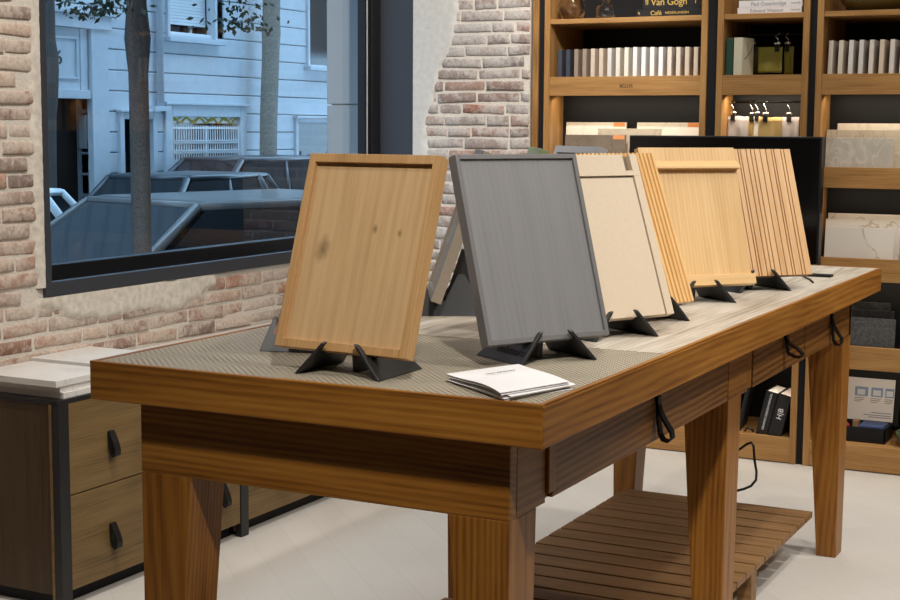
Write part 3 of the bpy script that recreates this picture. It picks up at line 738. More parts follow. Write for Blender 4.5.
gold = plain('gold print', sc(214, 178, 92), .4, spec=.5)
cover = plain('black book cover', sc(28, 26, 28), .45, var=.1)
def flatbook(name, label, lo, hi, cov, txts, tmat, group=None, pages=True):
    r = thing(name, label, 'book', ((lo[0] + hi[0]) / 2, (lo[1] + hi[1]) / 2, lo[2]), group=group)
    h = hi[2] - lo[2]; mb = MB(); c = .0035
    mb.box((lo[0], lo[1], lo[2]), (hi[0], hi[1], lo[2] + c)).box((lo[0], lo[1], hi[2] - c), (hi[0], hi[1], hi[2])).box((lo[0], lo[1], lo[2] + c), (hi[0], lo[1] + c, hi[2] - c)); mb.build('cover', cov, r, bevel=.0008)
    B((lo[0] + .004, lo[1] + c, lo[2] + c), (hi[0] - .004, hi[1] - .004, hi[2] - c)).build('pages', M['paper'], r)
    for (tx, xf, sz, sp) in txts:
        lettering(tx, sz, tmat, r, frame_mtx((lo[0] + (hi[0] - lo[0]) * xf, lo[1] - .0003, lo[2] + h * .48), (1, 0, 0), (0, 0, 1)), depth=.0004, space=sp)
    return r
flatbook('book', 'thin black book with gold print lying on the top shelf', (-1.233, YS + .03, 1.775), (-.955, YS + .25, 1.805), cover, [('Café', .30, .026, 1.), ('NEDERLANDEN', .62, .014, 1.), ('R', .04, .015, 1.)], gold, 'books on the top shelves')
flatbook('book', 'thick black book with large gold title, upper of two on the top shelf', (-1.206, YS + .03, 1.806), (-.965, YS + .25, 1.862), cover, [('Van Gogh', .46, .040, .95), ('I', .92, .03, 1.), ('II', .07, .03, 1.)], gold, 'books on the top shelves')
wc = plain('white book cover', sc(236, 232, 232), .5)
flatbook('book', 'white book lying on the narrow unit top shelf, lower of two', (-.812, YS + .03, 1.775), (-.557, YS + .25, 1.799), wc, [('Edward Weston', .46, .020, 1.), ('TASCHEN', .90, .009, 1.)], M['greytext'], 'books on the top shelves')
flatbook('book', 'white book lying on the narrow unit top shelf, upper of two', (-.807, YS + .03, 1.7995), (-.555, YS + .25, 1.827), wc, [('Paul Outerbridge', .47, .020, 1.), ('TASCHEN', .90, .009, 1.)], M['greytext'], 'books on the top shelves')
r = thing('book', 'dark green cloth book standing beside the cream binder', 'book', (-.838, 3.83, 1.537), group='books upright on the narrow unit')
gb = plain('green cloth', sc(30, 66, 50), .7, var=.1)
B((-.853, YS + .024, 1.537), (-.823, YS + .19, 1.682)).build('cover', gb, r, bevel=.001)
B((-.849, YS + .03, 1.6815), (-.827, YS + .186, 1.6825)).build('pages', M['paper'], r)
lettering('Botanica', .016, M['greytext'], r, frame_mtx((-.838, YS + .0235, 1.605), (0, 0, 1), (-1, 0, 0)), depth=.0003) if False else None
r = thing('binder', 'cream binder box standing beside the dark green book', 'binder', (-.79, 3.83, 1.537))
cr = plain('cream cloth', sc(208, 202, 178), .7, var=.04)
MB().prism([(-.820, YS + .024, 1.537), (-.786, YS + .024, 1.537), (-.764, YS + .11, 1.537), (-.795, YS + .12, 1.537)], (0, 0, .147)).build('box', cr, r, bevel=.001)
MB().tube([(-.781, YS + .040, 1.60), (-.776, YS + .061, 1.612), (-.770, YS + .085, 1.632), (-.766, YS + .100, 1.655)], .0012, 5).build('string', M['black'], r)

# hanging fabric swatches
def fabric(label, x0, x1, ztop, zbot, y, mat, clipx, hookz, group, seed):
    x0, x1, clipx = max(-.856, fx(x0, y)), fx(x1, y), fx(clipx, y)
    r = thing('fabric_swatch', label, 'fabric swatch', ((x0 + x1) / 2, y, zbot), group=group)
    m = MB(); nu, nv = 14, 10
    for side in (0, 1):
        for j in range(nv + 1):
            for i in range(nu + 1):
                fu, fv = i / nu, j / nv
                d = .005 * math.sin(fu * 9 + seed) * (1 - fv) + .004 * noise.noise(Vector((fu * 4, fv * 3, seed)))
                m.v.append((x0 + (x1 - x0) * fu, y + d + (side * .004), zbot + (ztop - zbot) * fv + .003 * noise.noise(Vector((fu * 3, seed, 1)))))
    q = (nu + 1) * (nv + 1)
    for j in range(nv):
        for i in range(nu):
            k = j * (nu + 1) + i; m.f.append((k, k + 1, k + nu + 2, k + nu + 1)); m.f.append((q + k, q + k + nu + 1, q + k + nu + 2, q + k + 1))
    for i in range(nu):
        a, b = i, nv * (nu + 1) + i; m.f.append((a, q + a, q + a + 1, a + 1)); m.f.append((b, b + 1, q + b + 1, q + b))
    for j in range(nv):
        a, b = j * (nu + 1), j * (nu + 1) + nu; m.f.append((a, a + nu + 1, q + a + nu + 1, q + a)); m.f.append((b, q + b, q + b + nu + 1, b + nu + 1))
    m.build('cloth', mat, r, smooth=True)
    c = MB(); c.box((clipx - .008, y - .008, ztop - .018), (clipx + .008, y + .010, ztop + .006)); cl = c.build('clip', M['black'], r, bevel=.001)
    MB().tube([(clipx - .012, y, ztop + .014), (clipx + .012, y, ztop + .014)], .006, 8).build('clip_spring', M['chrome'], cl, smooth=True)
    hx = clipx
    MB().tube([(hx + .004, y, ztop + .012), (hx + .002, y, ztop + .03), (hx - .004, y, (ztop + hookz) / 2 + .01), (hx - .010, y, hookz - .012), (hx - .010, 3.86 + .004, hookz + .004), (hx - .008, 3.86, hookz + .008), (hx - .006, 3.854, hookz)], .0016, 6).build('hook', M['chrome'], r, smooth=True)
    return r
def cloth(name, c): return plain(name, sc(*c), .9, spec=.1, var=.08, vscale=160, bmp=.0006)
ol = cloth('olive cloth', (128, 122, 58)); ol2 = cloth('dark olive cloth', (86, 80, 44)); lg = cloth('lilac grey cloth', (186, 180, 178)); tn = cloth('tan cloth', (196, 168, 112)); wh = cloth('white cloth', (222, 218, 212)); gy = cloth('grey cloth', (168, 164, 166))
g1 = 'olive fabric swatches on the upper rod'; g2 = 'fabric swatches on the lower rod'
fabric('bright olive fabric swatch on a clip hanger, front of the upper rod', -.715, -.620, 1.648, 1.548, 3.80, ol, -.640, 1.70, g1, 1)
fabric('darker olive fabric swatch hanging left, behind the bright olive one', -.762, -.690, 1.655, 1.548, 3.88, ol2, -.735, 1.70, g1, 2)
fabric('narrow olive fabric swatch hanging right of the bright olive one', -.612, -.575, 1.650, 1.543, 3.83, ol, -.600, 1.70, g1, 3)
fabric('pale lilac grey fabric swatch, leftmost on the lower rod', -.838, -.748, 1.376, 1.20, 3.80, lg, -.808, 1.437, g2, 4)
fabric('narrow tan fabric swatch between the lilac grey and white ones', -.750, -.724, 1.374, 1.20, 3.83, tn, -.733, 1.437, g2, 5)
fabric('narrow white fabric swatch on the lower rod', -.724, -.702, 1.376, 1.20, 3.81, wh, -.712, 1.437, g2, 6)
fabric('wide tan fabric swatch in the middle of the lower rod', -.706, -.612, 1.373, 1.20, 3.78, tn, -.678, 1.437, g2, 7)
fabric('grey fabric swatch, rightmost on the lower rod', -.612, -.545, 1.374, 1.20, 3.82, gy, -.585, 1.437, g2, 8)

# stone tiles in racks
tl = {'cream': marble('cream tile', sc(232, 224, 208), sc(218, 208, 190), 5, .03, .5, .04), 'brown': marble('brown stone tile', sc(128, 112, 94), sc(100, 84, 70), 5, .015, .55, .25), 'sand': marble('sand stone tile', sc(196, 182, 160), sc(170, 156, 136), 9, .04, .55, .1),
      'pale': marble('terrazzo beige tile', sc(184, 175, 161), sc(196, 188, 174), 9, .05, .5, .12), 'white': marble('calacatta tile', sc(228, 220, 208), sc(190, 172, 150), 2.6, .012, .3, .04), 'dark': marble('dark grey tile', sc(74, 74, 74), sc(96, 96, 96), 30, .1, .5, .2), 'blk': marble('black tile', sc(40, 40, 42), sc(70, 70, 70), 10, .03, .4, .2)}
orange = plain('orange sticker', sc(232, 150, 90), .6)
def rack_tile(label, x0, x1, z0, z1, y, mat, group, sticker=None, th=.010):
    x0, x1, z1 = fx(x0, y), fx(x1, y), fz(z1, y); sticker = fx(sticker, y) if sticker is not None else None
    r = thing('sample_tile', label, 'tile', ((x0 + x1) / 2, y, z0), (R(-4), 0, 0), group, local=True)
    w = (x1 - x0) / 2
    B((-w, 0, 0), (w, th, z1 - z0)).build('slab', mat, r, bevel=.0008)
    if sticker is not None: B((sticker - (x0 + x1) / 2 - .025, -.0008, z1 - z0 - .018), (sticker - (x0 + x1) / 2 + .025, .001, z1 - z0 - .001)).build('sticker', orange, r)
    return r
ga = 'tiles leaning in the wide unit rack'; gc = 'tiles leaning in the right unit racks'
rack_tile('cream tile with orange sticker, back left in the wide unit rack', -1.528, -1.262, 1.128, 1.350, 3.84, tl['cream'], ga, -1.292)
rack_tile('cream tile with orange sticker, back right in the wide unit rack', -1.215, -.950, 1.128, 1.350, 3.845, tl['cream'], ga, -.975)
rack_tile('sand stone tile, in the middle of the wide unit rack', -1.385, -1.112, 1.128, 1.325, 3.80, tl['sand'], ga)
rack_tile('brown stone tile with orange sticker, front left in the wide unit rack', -1.531, -1.262, 1.128, 1.298, 3.755, tl['brown'], ga, -1.292)
rack_tile('beige speckled tile, front of the upper rack on the right unit', -.441, -.184, 1.128, 1.295, 3.745, tl['pale'], gc)
rack_tile('beige tile, second row of the upper rack on the right unit', -.440, -.160, 1.128, 1.325, 3.785, tl['sand'], gc)
rack_tile('off-white tile, rear of the upper rack on the right unit', -.400, -.150, 1.128, 1.350, 3.825, tl['cream'], gc)
rack_tile('veined white marble tile, front of the middle rack on the right unit', -.432, -.170, .771, .952, 3.745, tl['white'], gc)
rack_tile('veined white marble tile, second row of the middle rack', -.432, -.148, .771, .982, 3.785, tl['white'], gc)
rack_tile('veined white marble tile, rear row of the middle rack', -.424, -.146, .771, 1.005, 3.825, tl['white'], gc)
rack_tile('mid grey tile, front of the lowest rack on the right unit', -.42, -.152, .427, .604, 3.745, tl['dark'], gc)
rack_tile('black tile, second row of the lowest rack on the right unit', -.42, -.158, .427, .636, 3.785, tl['blk'], gc)
rack_tile('black tile, rear row of the lowest rack on the right unit', -.42, -.172, .427, .666, 3.825, tl['blk'], gc)

# screen in front of the shelving
r = thing('screen', 'large black switched-off flat screen standing in front of the shelving', 'screen', (-.81, 3.66, .80))
B((-1.208, 3.625, .80), (-.432, 3.672, 1.298)).build('housing', M['blackmetal'], r, bevel=.003)
gl = plain('screen glass', sc(9, 9, 11), .12, spec=.6)
B((-1.200, 3.6225, .812), (-.440, 3.626, 1.290)).build('display', gl, r)
B((-.86, 3.672, .9), (-.76, 3.716, 1.2)).build('bracket', M['blackmetal'], r)

# olive bowl on the top shelf, green bowl below
bm_ = plain('olive ceramic', sc(96, 88, 50), .4, var=.15)
obj(MB().lathe([(.001, 0), (.055, 0), (.075, .008), (.11, .03), (.135, .06), (.130, .06), (.105, .034), (.07, .013), (.001, .008)], (-.310, 3.865, 1.775), 40), 'bowl', bm_, 'wide olive bowl on the right unit top shelf', 'bowl', smooth=True)
obj(MB().lathe([(.001, 0), (.04, 0), (.06, .008), (.072, .03), (.076, .058), (.071, .058), (.066, .03), (.055, .014), (.001, .010)], (-.068, 3.79, .104), 36), 'bowl', plain('green ceramic', sc(74, 84, 58), .35, var=.15), 'green bowl on the bottom shelf beside the open box', 'bowl', smooth=True)

# open sample box with printed lid
r = thing('sample_box', 'open black box with a printed white sheet inside its raised lid', 'box', (-.27, 3.84, .104))
x0, x1, y0, y1 = -.425, -.183, 3.775, 3.93
mb = MB(); mb.box((x0, y0, .104), (x1, y1, .112)); mb.box((x0, y0, .112), (x1, y0 + .006, .165)); mb.box((x0, y1 - .006, .112), (x1, y1, .165)); mb.box((x0, y0, .112), (x0 + .006, y1, .165)); mb.box((x1 - .006, y0, .112), (x1, y1, .165))
mb.build('tray', M['black'], r, bevel=.001)
ld = MB().prism([(x0, y1, .150), (x0, y1 + .012, .150), (x0, y1 + .055, .362), (x0, y1 + .043, .362)], (x1 + .020 - x0, 0, 0)).build('lid', M['black'], r, bevel=.001)
up = Vector((0, .043, .213)).normalized()
o0 = Vector((x0 + .004, y1 + .0005, .150)) + up * .006
def on_lid(a, b, c, d, off, name, mat, par):
    P = [o0 + Vector((a, -off, 0)) + up * c, o0 + Vector((b, -off, 0)) + up * c, o0 + Vector((b, -off, 0)) + up * d, o0 + Vector((a, -off, 0)) + up * d]
    return MB().prism(P, (0, .0008, 0)).build(name, mat, par)
shp = on_lid(.0, .236, 0, .178, .0015, 'printed_sheet', M['paper'], ld)
bl = plain('blue print', sc(140, 166, 204), .6); bl2 = plain('pale print', sc(226, 232, 240), .6)
for (a, b, cc) in ((.080, .132, bl), (.144, .190, bl), (.200, .236, bl)):
    on_lid(a, min(b, .234), .105, .142, .0024, 'picture', cc, shp)
for (a, b) in ((.090, .120), (.152, .182), (.204, .230)): on_lid(a, b, .110, .132, .0032, 'picture', bl2, shp)
for a in (.080, .144, .200):
    mb = MB()
    for q, ln in ((.096, .04), (.089, .036), (.082, .026)):
        P = [o0 + Vector((a, -.0024, 0)) + up * q, o0 + Vector((a + min(ln, .232 - a), -.0024, 0)) + up * q, o0 + Vector((a + min(ln, .232 - a), -.0024, 0)) + up * (q + .0025), o0 + Vector((a, -.0024, 0)) + up * (q + .0025)]
        mb.prism(P, (0, .0006, 0))
    mb.build('caption', M['greytext'], shp)
mb = MB()
for q, a in ((.04, .150), (.03, .120), (.022, .140)):
    P = [o0 + Vector((a, -.0024, 0)) + up * q, o0 + Vector((.228, -.0024, 0)) + up * q, o0 + Vector((.228, -.0024, 0)) + up * (q + .003), o0 + Vector((a, -.0024, 0)) + up * (q + .003)]
    mb.prism(P, (0, .0006, 0))
mb.build('paragraph', M['greytext'], shp)
obj(MB().lathe([(.001, 0), (.012, .002), (.019, .012), (.018, .022), (.010, .030), (.001, .031)], (-.352, 3.84, .136), 16), 'sample_ball', plain('red lacquer', sc(196, 62, 40), .5), 'small red round sample in the open black box', 'sample', smooth=True)
obj(B((-.29, 3.80, .112), (-.195, 3.90, .168)), 'sample_pad', plain('blue card', sc(74, 92, 140), .6), 'blue card pad in the open black box', 'pad', bevel=.001)
obj(B((-.325, 3.85, .112), (-.303, 3.89, .175)), 'sample_block', plain('tan block', sc(176, 140, 104), .6), 'small tan block in the open black box', 'sample', bevel=.002)

# leaning black books on the bottom shelf
def leanbook(label, x, y, w, h, d, lean, txt, size, rows=None):
    r = thing('book', label, 'book', (x, y, .104), (0, R(lean), 0), 'black books leaning on the bottom shelf', local=True)
    mb = MB(); c = .003
    mb.box((0, 0, 0), (c, d, h)).box((w - c, 0, 0), (w, d, h)).box((c, 0, 0), (w - c, c, h)); mb.build('cover', cover, r, bevel=.0008)
    B((c, c, .004), (w - c, d - .003, h - .004)).build('pages', M['paper'], r)
    lettering(txt, size, M['paper'], r, frame_mtx((w / 2, -.0004, h * .55), (0, 0, 1), (-1, 0, 0)), depth=.0003)
    return r
leanbook('black book with a long white spine title, left of two leaning on the bottom shelf', -.688, 3.745, .048, .185, .16, 12.5, 'GRAPHIC DESIGN MANUAL', .0125)
leanbook('black book with a short white monogram, right of two leaning on the bottom shelf', -.635, 3.735, .052, .180, .17, 13, 'H|B', .030)
def folder(label, x, lean, y):
    r = thing('folder', label, 'folder', (x, y, .104), (0, R(lean), R(8)), 'black folders on the bottom shelf', local=True)
    B((0, 0, 0), (.010, .22, .27)).build('cover', plain('navy black board', sc(24, 27, 34), .5), r, bevel=.001)
    B((.010, .004, .004), (.016, .21, .262)).build('sheets', M['black'], r)
folder('dark navy folder leaning left of the black books', -.772, 11, 3.76)
folder('dark navy folder leaning at the left end of the bottom shelf', -.815, 9, 3.80)
obj(MB().tube([(-.735, 3.755, .108), (-.722, 3.75, .122), (-.705, 3.75, .118), (-.70, 3.76, .108)], .004, 6), 'cable_coil', M['rubber'], 'short loop of black cable on the bottom shelf by the folders', 'cable', smooth=True)

# ------------------------------------------------------------------ the street outside
struct(B((-30, -20, STREET - .2), (-2.72, 45, STREET)).build('street', M['asphalt']))
struct(B((-3.9, -20, STREET), (-2.72, 45, STREET + .12)).build('sidewalk', M['pave']))
struct(B((-10.5, -20, STREET), (-10.02, 45, STREET + .12)).build('sidewalk_far', M['pave']))

XF = -10.5
bd = thing('apartment_building', 'pale rendered apartment building across the street with grooved courses and grilled window', 'building', (XF - 1, 14, STREET))
OPEN = [(9.2, 11.17, STREET, 1.64), (11.72, 12.30, .35, 1.415), (12.61, 14.12, .1, 1.515), (12.60, 13.78, 2.375, 3.9), (15.74, 17.2, 2.15, 3.7), (15.42, 17.2, .1, 1.416), (18.6, 20, .1, 1.416)]
mb = MB(); zc = 2.206 - .238 * 12
while zc < 7.0:
    z0, z1 = zc, zc + .226
    cuts = sorted([(a, b) for a, b, c, d in OPEN if min(d, z1) - max(c, z0) > .113])
    y = 3.0
    for a, b in cuts + [(26., 26.)]:
        if a > y: mb.box((XF - .12, y, z0), (XF, a, z1))
        y = max(y, b)
    zc += .238
mb.build('wall', M['facade'], bd, bevel=.008, seg=1)
B((XF - 1.2, -24, STREET), (XF - .5, 40, 14.0)).build('inner_wall', M['brownint'], bd)
mb = MB(); zc = 2.206 - .238 * 12
for (a, b) in ((3.0, 9.2), (11.17, 11.72), (12.30, 12.60), (14.12, 15.42), (17.2, 18.6), (20, 26)): mb.box((XF - .5, a, STREET), (XF - .02, b, 7.0))
mb.box((XF - .5, 9.2, 1.64), (XF - .02, 11.17, 7)); mb.box((XF - .5, 11.72, 1.415), (XF - .02, 12.3, 7)); mb.box((XF - .5, 12.6, 1.515), (XF - .02, 14.12, 2.375)); mb.box((XF - .5, 15.42, 1.416), (XF - .02, 17.2, 2.15)); mb.box((XF - .5, 13.78, 1.515), (XF - .02, 14.12, 7)); mb.box((XF - .5, 15.42, 2.15), (XF - .02, 15.74, 3.7)); mb.box((XF - .5, 12.6, 3.9), (XF - .02, 13.78, 7)); mb.box((XF - .5, 15.4, 3.7), (XF - .02, 17.2, 7))
mb.build('joint_backing', M['facade_d'], bd)
B((XF - .5, 3, 7.0), (XF - .02, 26, 14)).build('upper_wall', M['facade'], bd)
B((XF - .5, -24, STREET), (XF - .1, 3, 14)).build('side_wall', M['stone'], bd); B((XF - .5, 26, STREET), (XF - .1, 40, 14)).build('side_wall', M['stone'], bd)
# doorway with moulded panel
mb = MB(); mb.box((XF, 11.171, STREET), (XF + .06, 11.46, 2.52)); mb.box((XF, 9.2, 2.40), (XF + .09, 11.50, 2.55)); mb.box((XF, 9.2, 2.55), (XF + .13, 11.54, 2.60)); mb.box((XF, 9.2, 1.62), (XF + .05, 11.16, 1.72))
mb.box((XF, 9.6, 1.72), (XF + .015, 11.16, 2.40)); mb.box((XF + .015, 10.1, 2.27), (XF + .035, 10.98, 2.30)); mb.box((XF + .015, 10.1, 1.83), (XF + .035, 10.98, 1.86)); mb.box((XF + .015, 10.95, 1.86), (XF + .035, 10.98, 2.27)); mb.box((XF, 11.02, 1.72), (XF + .03, 11.08, 2.40))
dr = mb.build('door_surround', M['facade'], bd, bevel=.006, seg=1)
lettering('6', .22, M['blackmetal'], dr, frame_mtx((XF + .018, 10.68, 2.06), (0, 1, 0), (0, 0, 1)), depth=.006, name='house_number')
B((XF - .24, 9.2, STREET), (XF - .18, 11.168, 1.66)).build('entrance_door', M['brownint'], bd)
B((XF - .14, 11.172, STREET), (XF - .005, 11.19, 1.63)).build('door_reveal', M['facade'], bd)
B((XF - .13, 11.150, 1.06), (XF - .03, 11.1715, 1.44)).build('bell_panel', M['silver'], bd, bevel=.004)
def window(y0, y1, z0, z1, fr, sill=True, out=.04, back=.25):
    f = MB(); f.box((XF - .1, y0 - fr, z0), (XF + out, y0, z1 + fr)).box((XF - .1, y1, z0), (XF + out, y1 + fr, z1 + fr)).box((XF - .1, y0, z1), (XF + out, y1, z1 + fr)).box((XF - .02, y0 - fr - .03, z1 + fr), (XF + out + .04, y1 + fr + .03, z1 + fr + .035))
    if sill: f.box((XF - .1, y0 - fr - .06, z0 - .06), (XF + .12, y1 + fr + .06, z0))
    w = f.build('window_frame', M['facade'], bd, bevel=.006, seg=1)
    B((XF - back - .03, y0, z0), (XF - back, y1, z1)).build('pane', M['darkglass'], w)
    return w
w = window(11.75, 12.28, .35, 1.40, .08)
w = window(12.66, 14.08, .1, 1.44, .14, False)
B((XF - .06, 12.66, 1.36), (XF - .03, 14.08, 1.44)).build('valance', M['whitepaint'], w)
mb = MB(); pts = [(XF - .02, 12.68 + i * .0465, 1.395 + .035 * math.sin(i * 1.1)) for i in range(31)]; mb.tube(pts, .012, 6); mb.tube([(p[0], p[1], 1.42 - .03 * math.sin(i * .8)) for i, p in enumerate(pts)], .008, 6); mb.build('garland', M['yellow'], w)
g = MB(); n = 28; y0, y1 = 12.67, 14.07
for i in range(n + 1):
    yy = y0 + (y1 - y0) * i / n; g.tube([(XF, yy, .1), (XF, yy, 1.33)], .009 if i % 14 else .02, 5)
for zz in (.55, .95, 1.30): g.box((XF - .012, y0, zz - .012), (XF + .012, y1, zz + .012)) if zz > 1.2 else None
for zz in (.62, .74, .86, .98, 1.10):
    for i in range(n):
        a = y0 + (y1 - y0) * i / n; b = y0 + (y1 - y0) * (i + 1) / n
        g.tube([(XF + .012, a, zz), (XF + .012, (a + b) / 2, zz + .05), (XF + .012, b, zz)], .007, 4); g.tube([(XF + .012, a, zz + .05), (XF + .012, (a + b) / 2, zz), (XF + .012, b, zz + .05)], .007, 4)
g.build('folding_grille', M['whitepaint'], w)
w = window(12.64, 13.55, 2.40, 3.8, .05, True)
mb = MB(); zz = 2.57
while zz < 3.8: mb.box((XF - .14, 12.64, zz), (XF - .115, 13.55, zz + .034)); zz += .038
mb.build('roller_shutter', M['whitepaint'], w)
mb = MB(); mb.box((XF - .2, 12.82, 2.40), (XF - .17, 12.86, 2.6)); mb.box((XF - .2, 13.3, 2.40), (XF - .17, 13.34, 2.6)); mb.box((XF - .10, 12.64, 2.40), (XF - .02, 13.55, 2.47)); mb.build('sash_bars', M['whitepaint'], w)
w = window(15.78, 17.15, 2.17, 3.6, .05, True)
w = window(15.47, 17.15, .1, 1.38, .06, False)
mb = MB()
for k in range(7):
    a = R(20 + k * 23); mb.tube([(XF - .02, 16.3 + math.cos(a) * r_, .55 + math.sin(a) * r_ - (r_ ** 2) * .5) for r_ in (0, .15, .3, .45, .6)], .014, 5)
mb.build('ornamental_grille', M['silver'], w)
MB().tube([(XF + .06, 12.40, 1.56), (XF + .06, 12.40, 7)], .045, 10).build('drainpipe', M['facade'], bd, smooth=True)
mb = MB(); mb.box((XF, 12.22, 1.50), (XF + .12, 12.52, 1.56)); mb.build('pipe_ledge', M['facade'], bd)

# trees
def tree(label, x, y, r, wav, mat, seed, lean=0, leaves=(), top=5.0, bulge=(), crown=0):
    t_ = thing('street_tree', label, 'tree', (x, y, STREET), group='trees along the street')
    pts = []; rr = []; n = 34; rnd = random.Random(seed)
    for i in range(n + 1):
        z = STREET + (top - STREET) * i / n
        pts.append((x + wav * math.sin(z * 1.3 + seed) * .5, y + lean * (z - 1.3) + wav * math.sin(z * 1.7 + seed * 2), z))
        k = 1.0 + .15 * max(0, (.0 - z))
        for (bz, ba) in bulge: k += ba * math.exp(-((z - bz) / .07) ** 2)
        rr.append(r * k)
    MB().tube(pts, rr, 14).build('trunk', mat, t_, smooth=True)
    if leaves or crown:
        m = MB(); bt = MB()
        for (ly, lz, ry, rz, cnt) in leaves:
            bt.tube([(x, y, lz + .55), (x + .05, (y + ly) / 2, lz + .45), (x, ly, lz + rz)], .010, 6)
            for k in range(cnt):
                c = Vector((x + rnd.gauss(0, .10), ly + rnd.gauss(0, ry * .5), lz + abs(rnd.gauss(0, rz * .6)))); d = Vector((rnd.uniform(-1, 1), rnd.uniform(-1, 1), rnd.uniform(-1.4, .3))).normalized(); s_ = d.cross(Vector((rnd.uniform(-1, 1), rnd.uniform(-1, 1), rnd.uniform(-1, 1)))).normalized(); l = rnd.uniform(.025, .05)
                m.add([c, c + d * l * .5 + s_ * l * .28, c + d * l, c + d * l * .5 - s_ * l * .28], [(0, 1, 2, 3)])
        for k in range(7 if crown else 0):
            a = k * .9 + seed; bt.tube([(x, y, top - .6), (x + .5 * math.cos(a), y + .5 * math.sin(a), top + .2), (x + 1.3 * math.cos(a), y + 1.3 * math.sin(a), top + .9)], [.03, .022, .01], 6)
        for k in range(crown):
            d = Vector((rnd.gauss(0, 1), rnd.gauss(0, 1), rnd.gauss(0, .7))).normalized() * (rnd.random() ** .4) * 1.7
            c = Vector((x, y, top + .7)) + d; u_ = Vector((rnd.uniform(-1, 1), rnd.uniform(-1, 1), rnd.uniform(-.6, .6))).normalized(); s_ = u_.cross(Vector((rnd.uniform(-1, 1), rnd.uniform(-1, 1), 1))).normalized(); l = rnd.uniform(.12, .24)
            m.add([c, c + u_ * l * .5 + s_ * l * .3, c + u_ * l, c + u_ * l * .5 - s_ * l * .3], [(0, 1, 2, 3)])
        bt.build('branches', mat, t_, smooth=True); m.build('foliage', M['leaf'], t_)
    return t_
tree('dark straight tree trunk just outside the shop window', -3.7, 3.63, .047, .010, M['bark'], 3, .0, [(3.34, 1.82, .16, .14, 170), (4.48, 1.83, .18, .14, 150), (3.0, 1.88, .1, .06, 40)], bulge=((1.72, .35),), crown=700)
tree('dark knobbly tree trunk at the left edge of the window', -10.2, 10.17, .088, .012, M['bark'], 5, .0, bulge=((1.78, .4), (1.92, .35), (1.62, .3), (2.05, .3)), crown=700)
tree('slender mottled plane tree in front of the building across the street', -10.2, 14.38, .115, .05, M['bark2'], 8, .02, bulge=((2.5, .15),), crown=700)

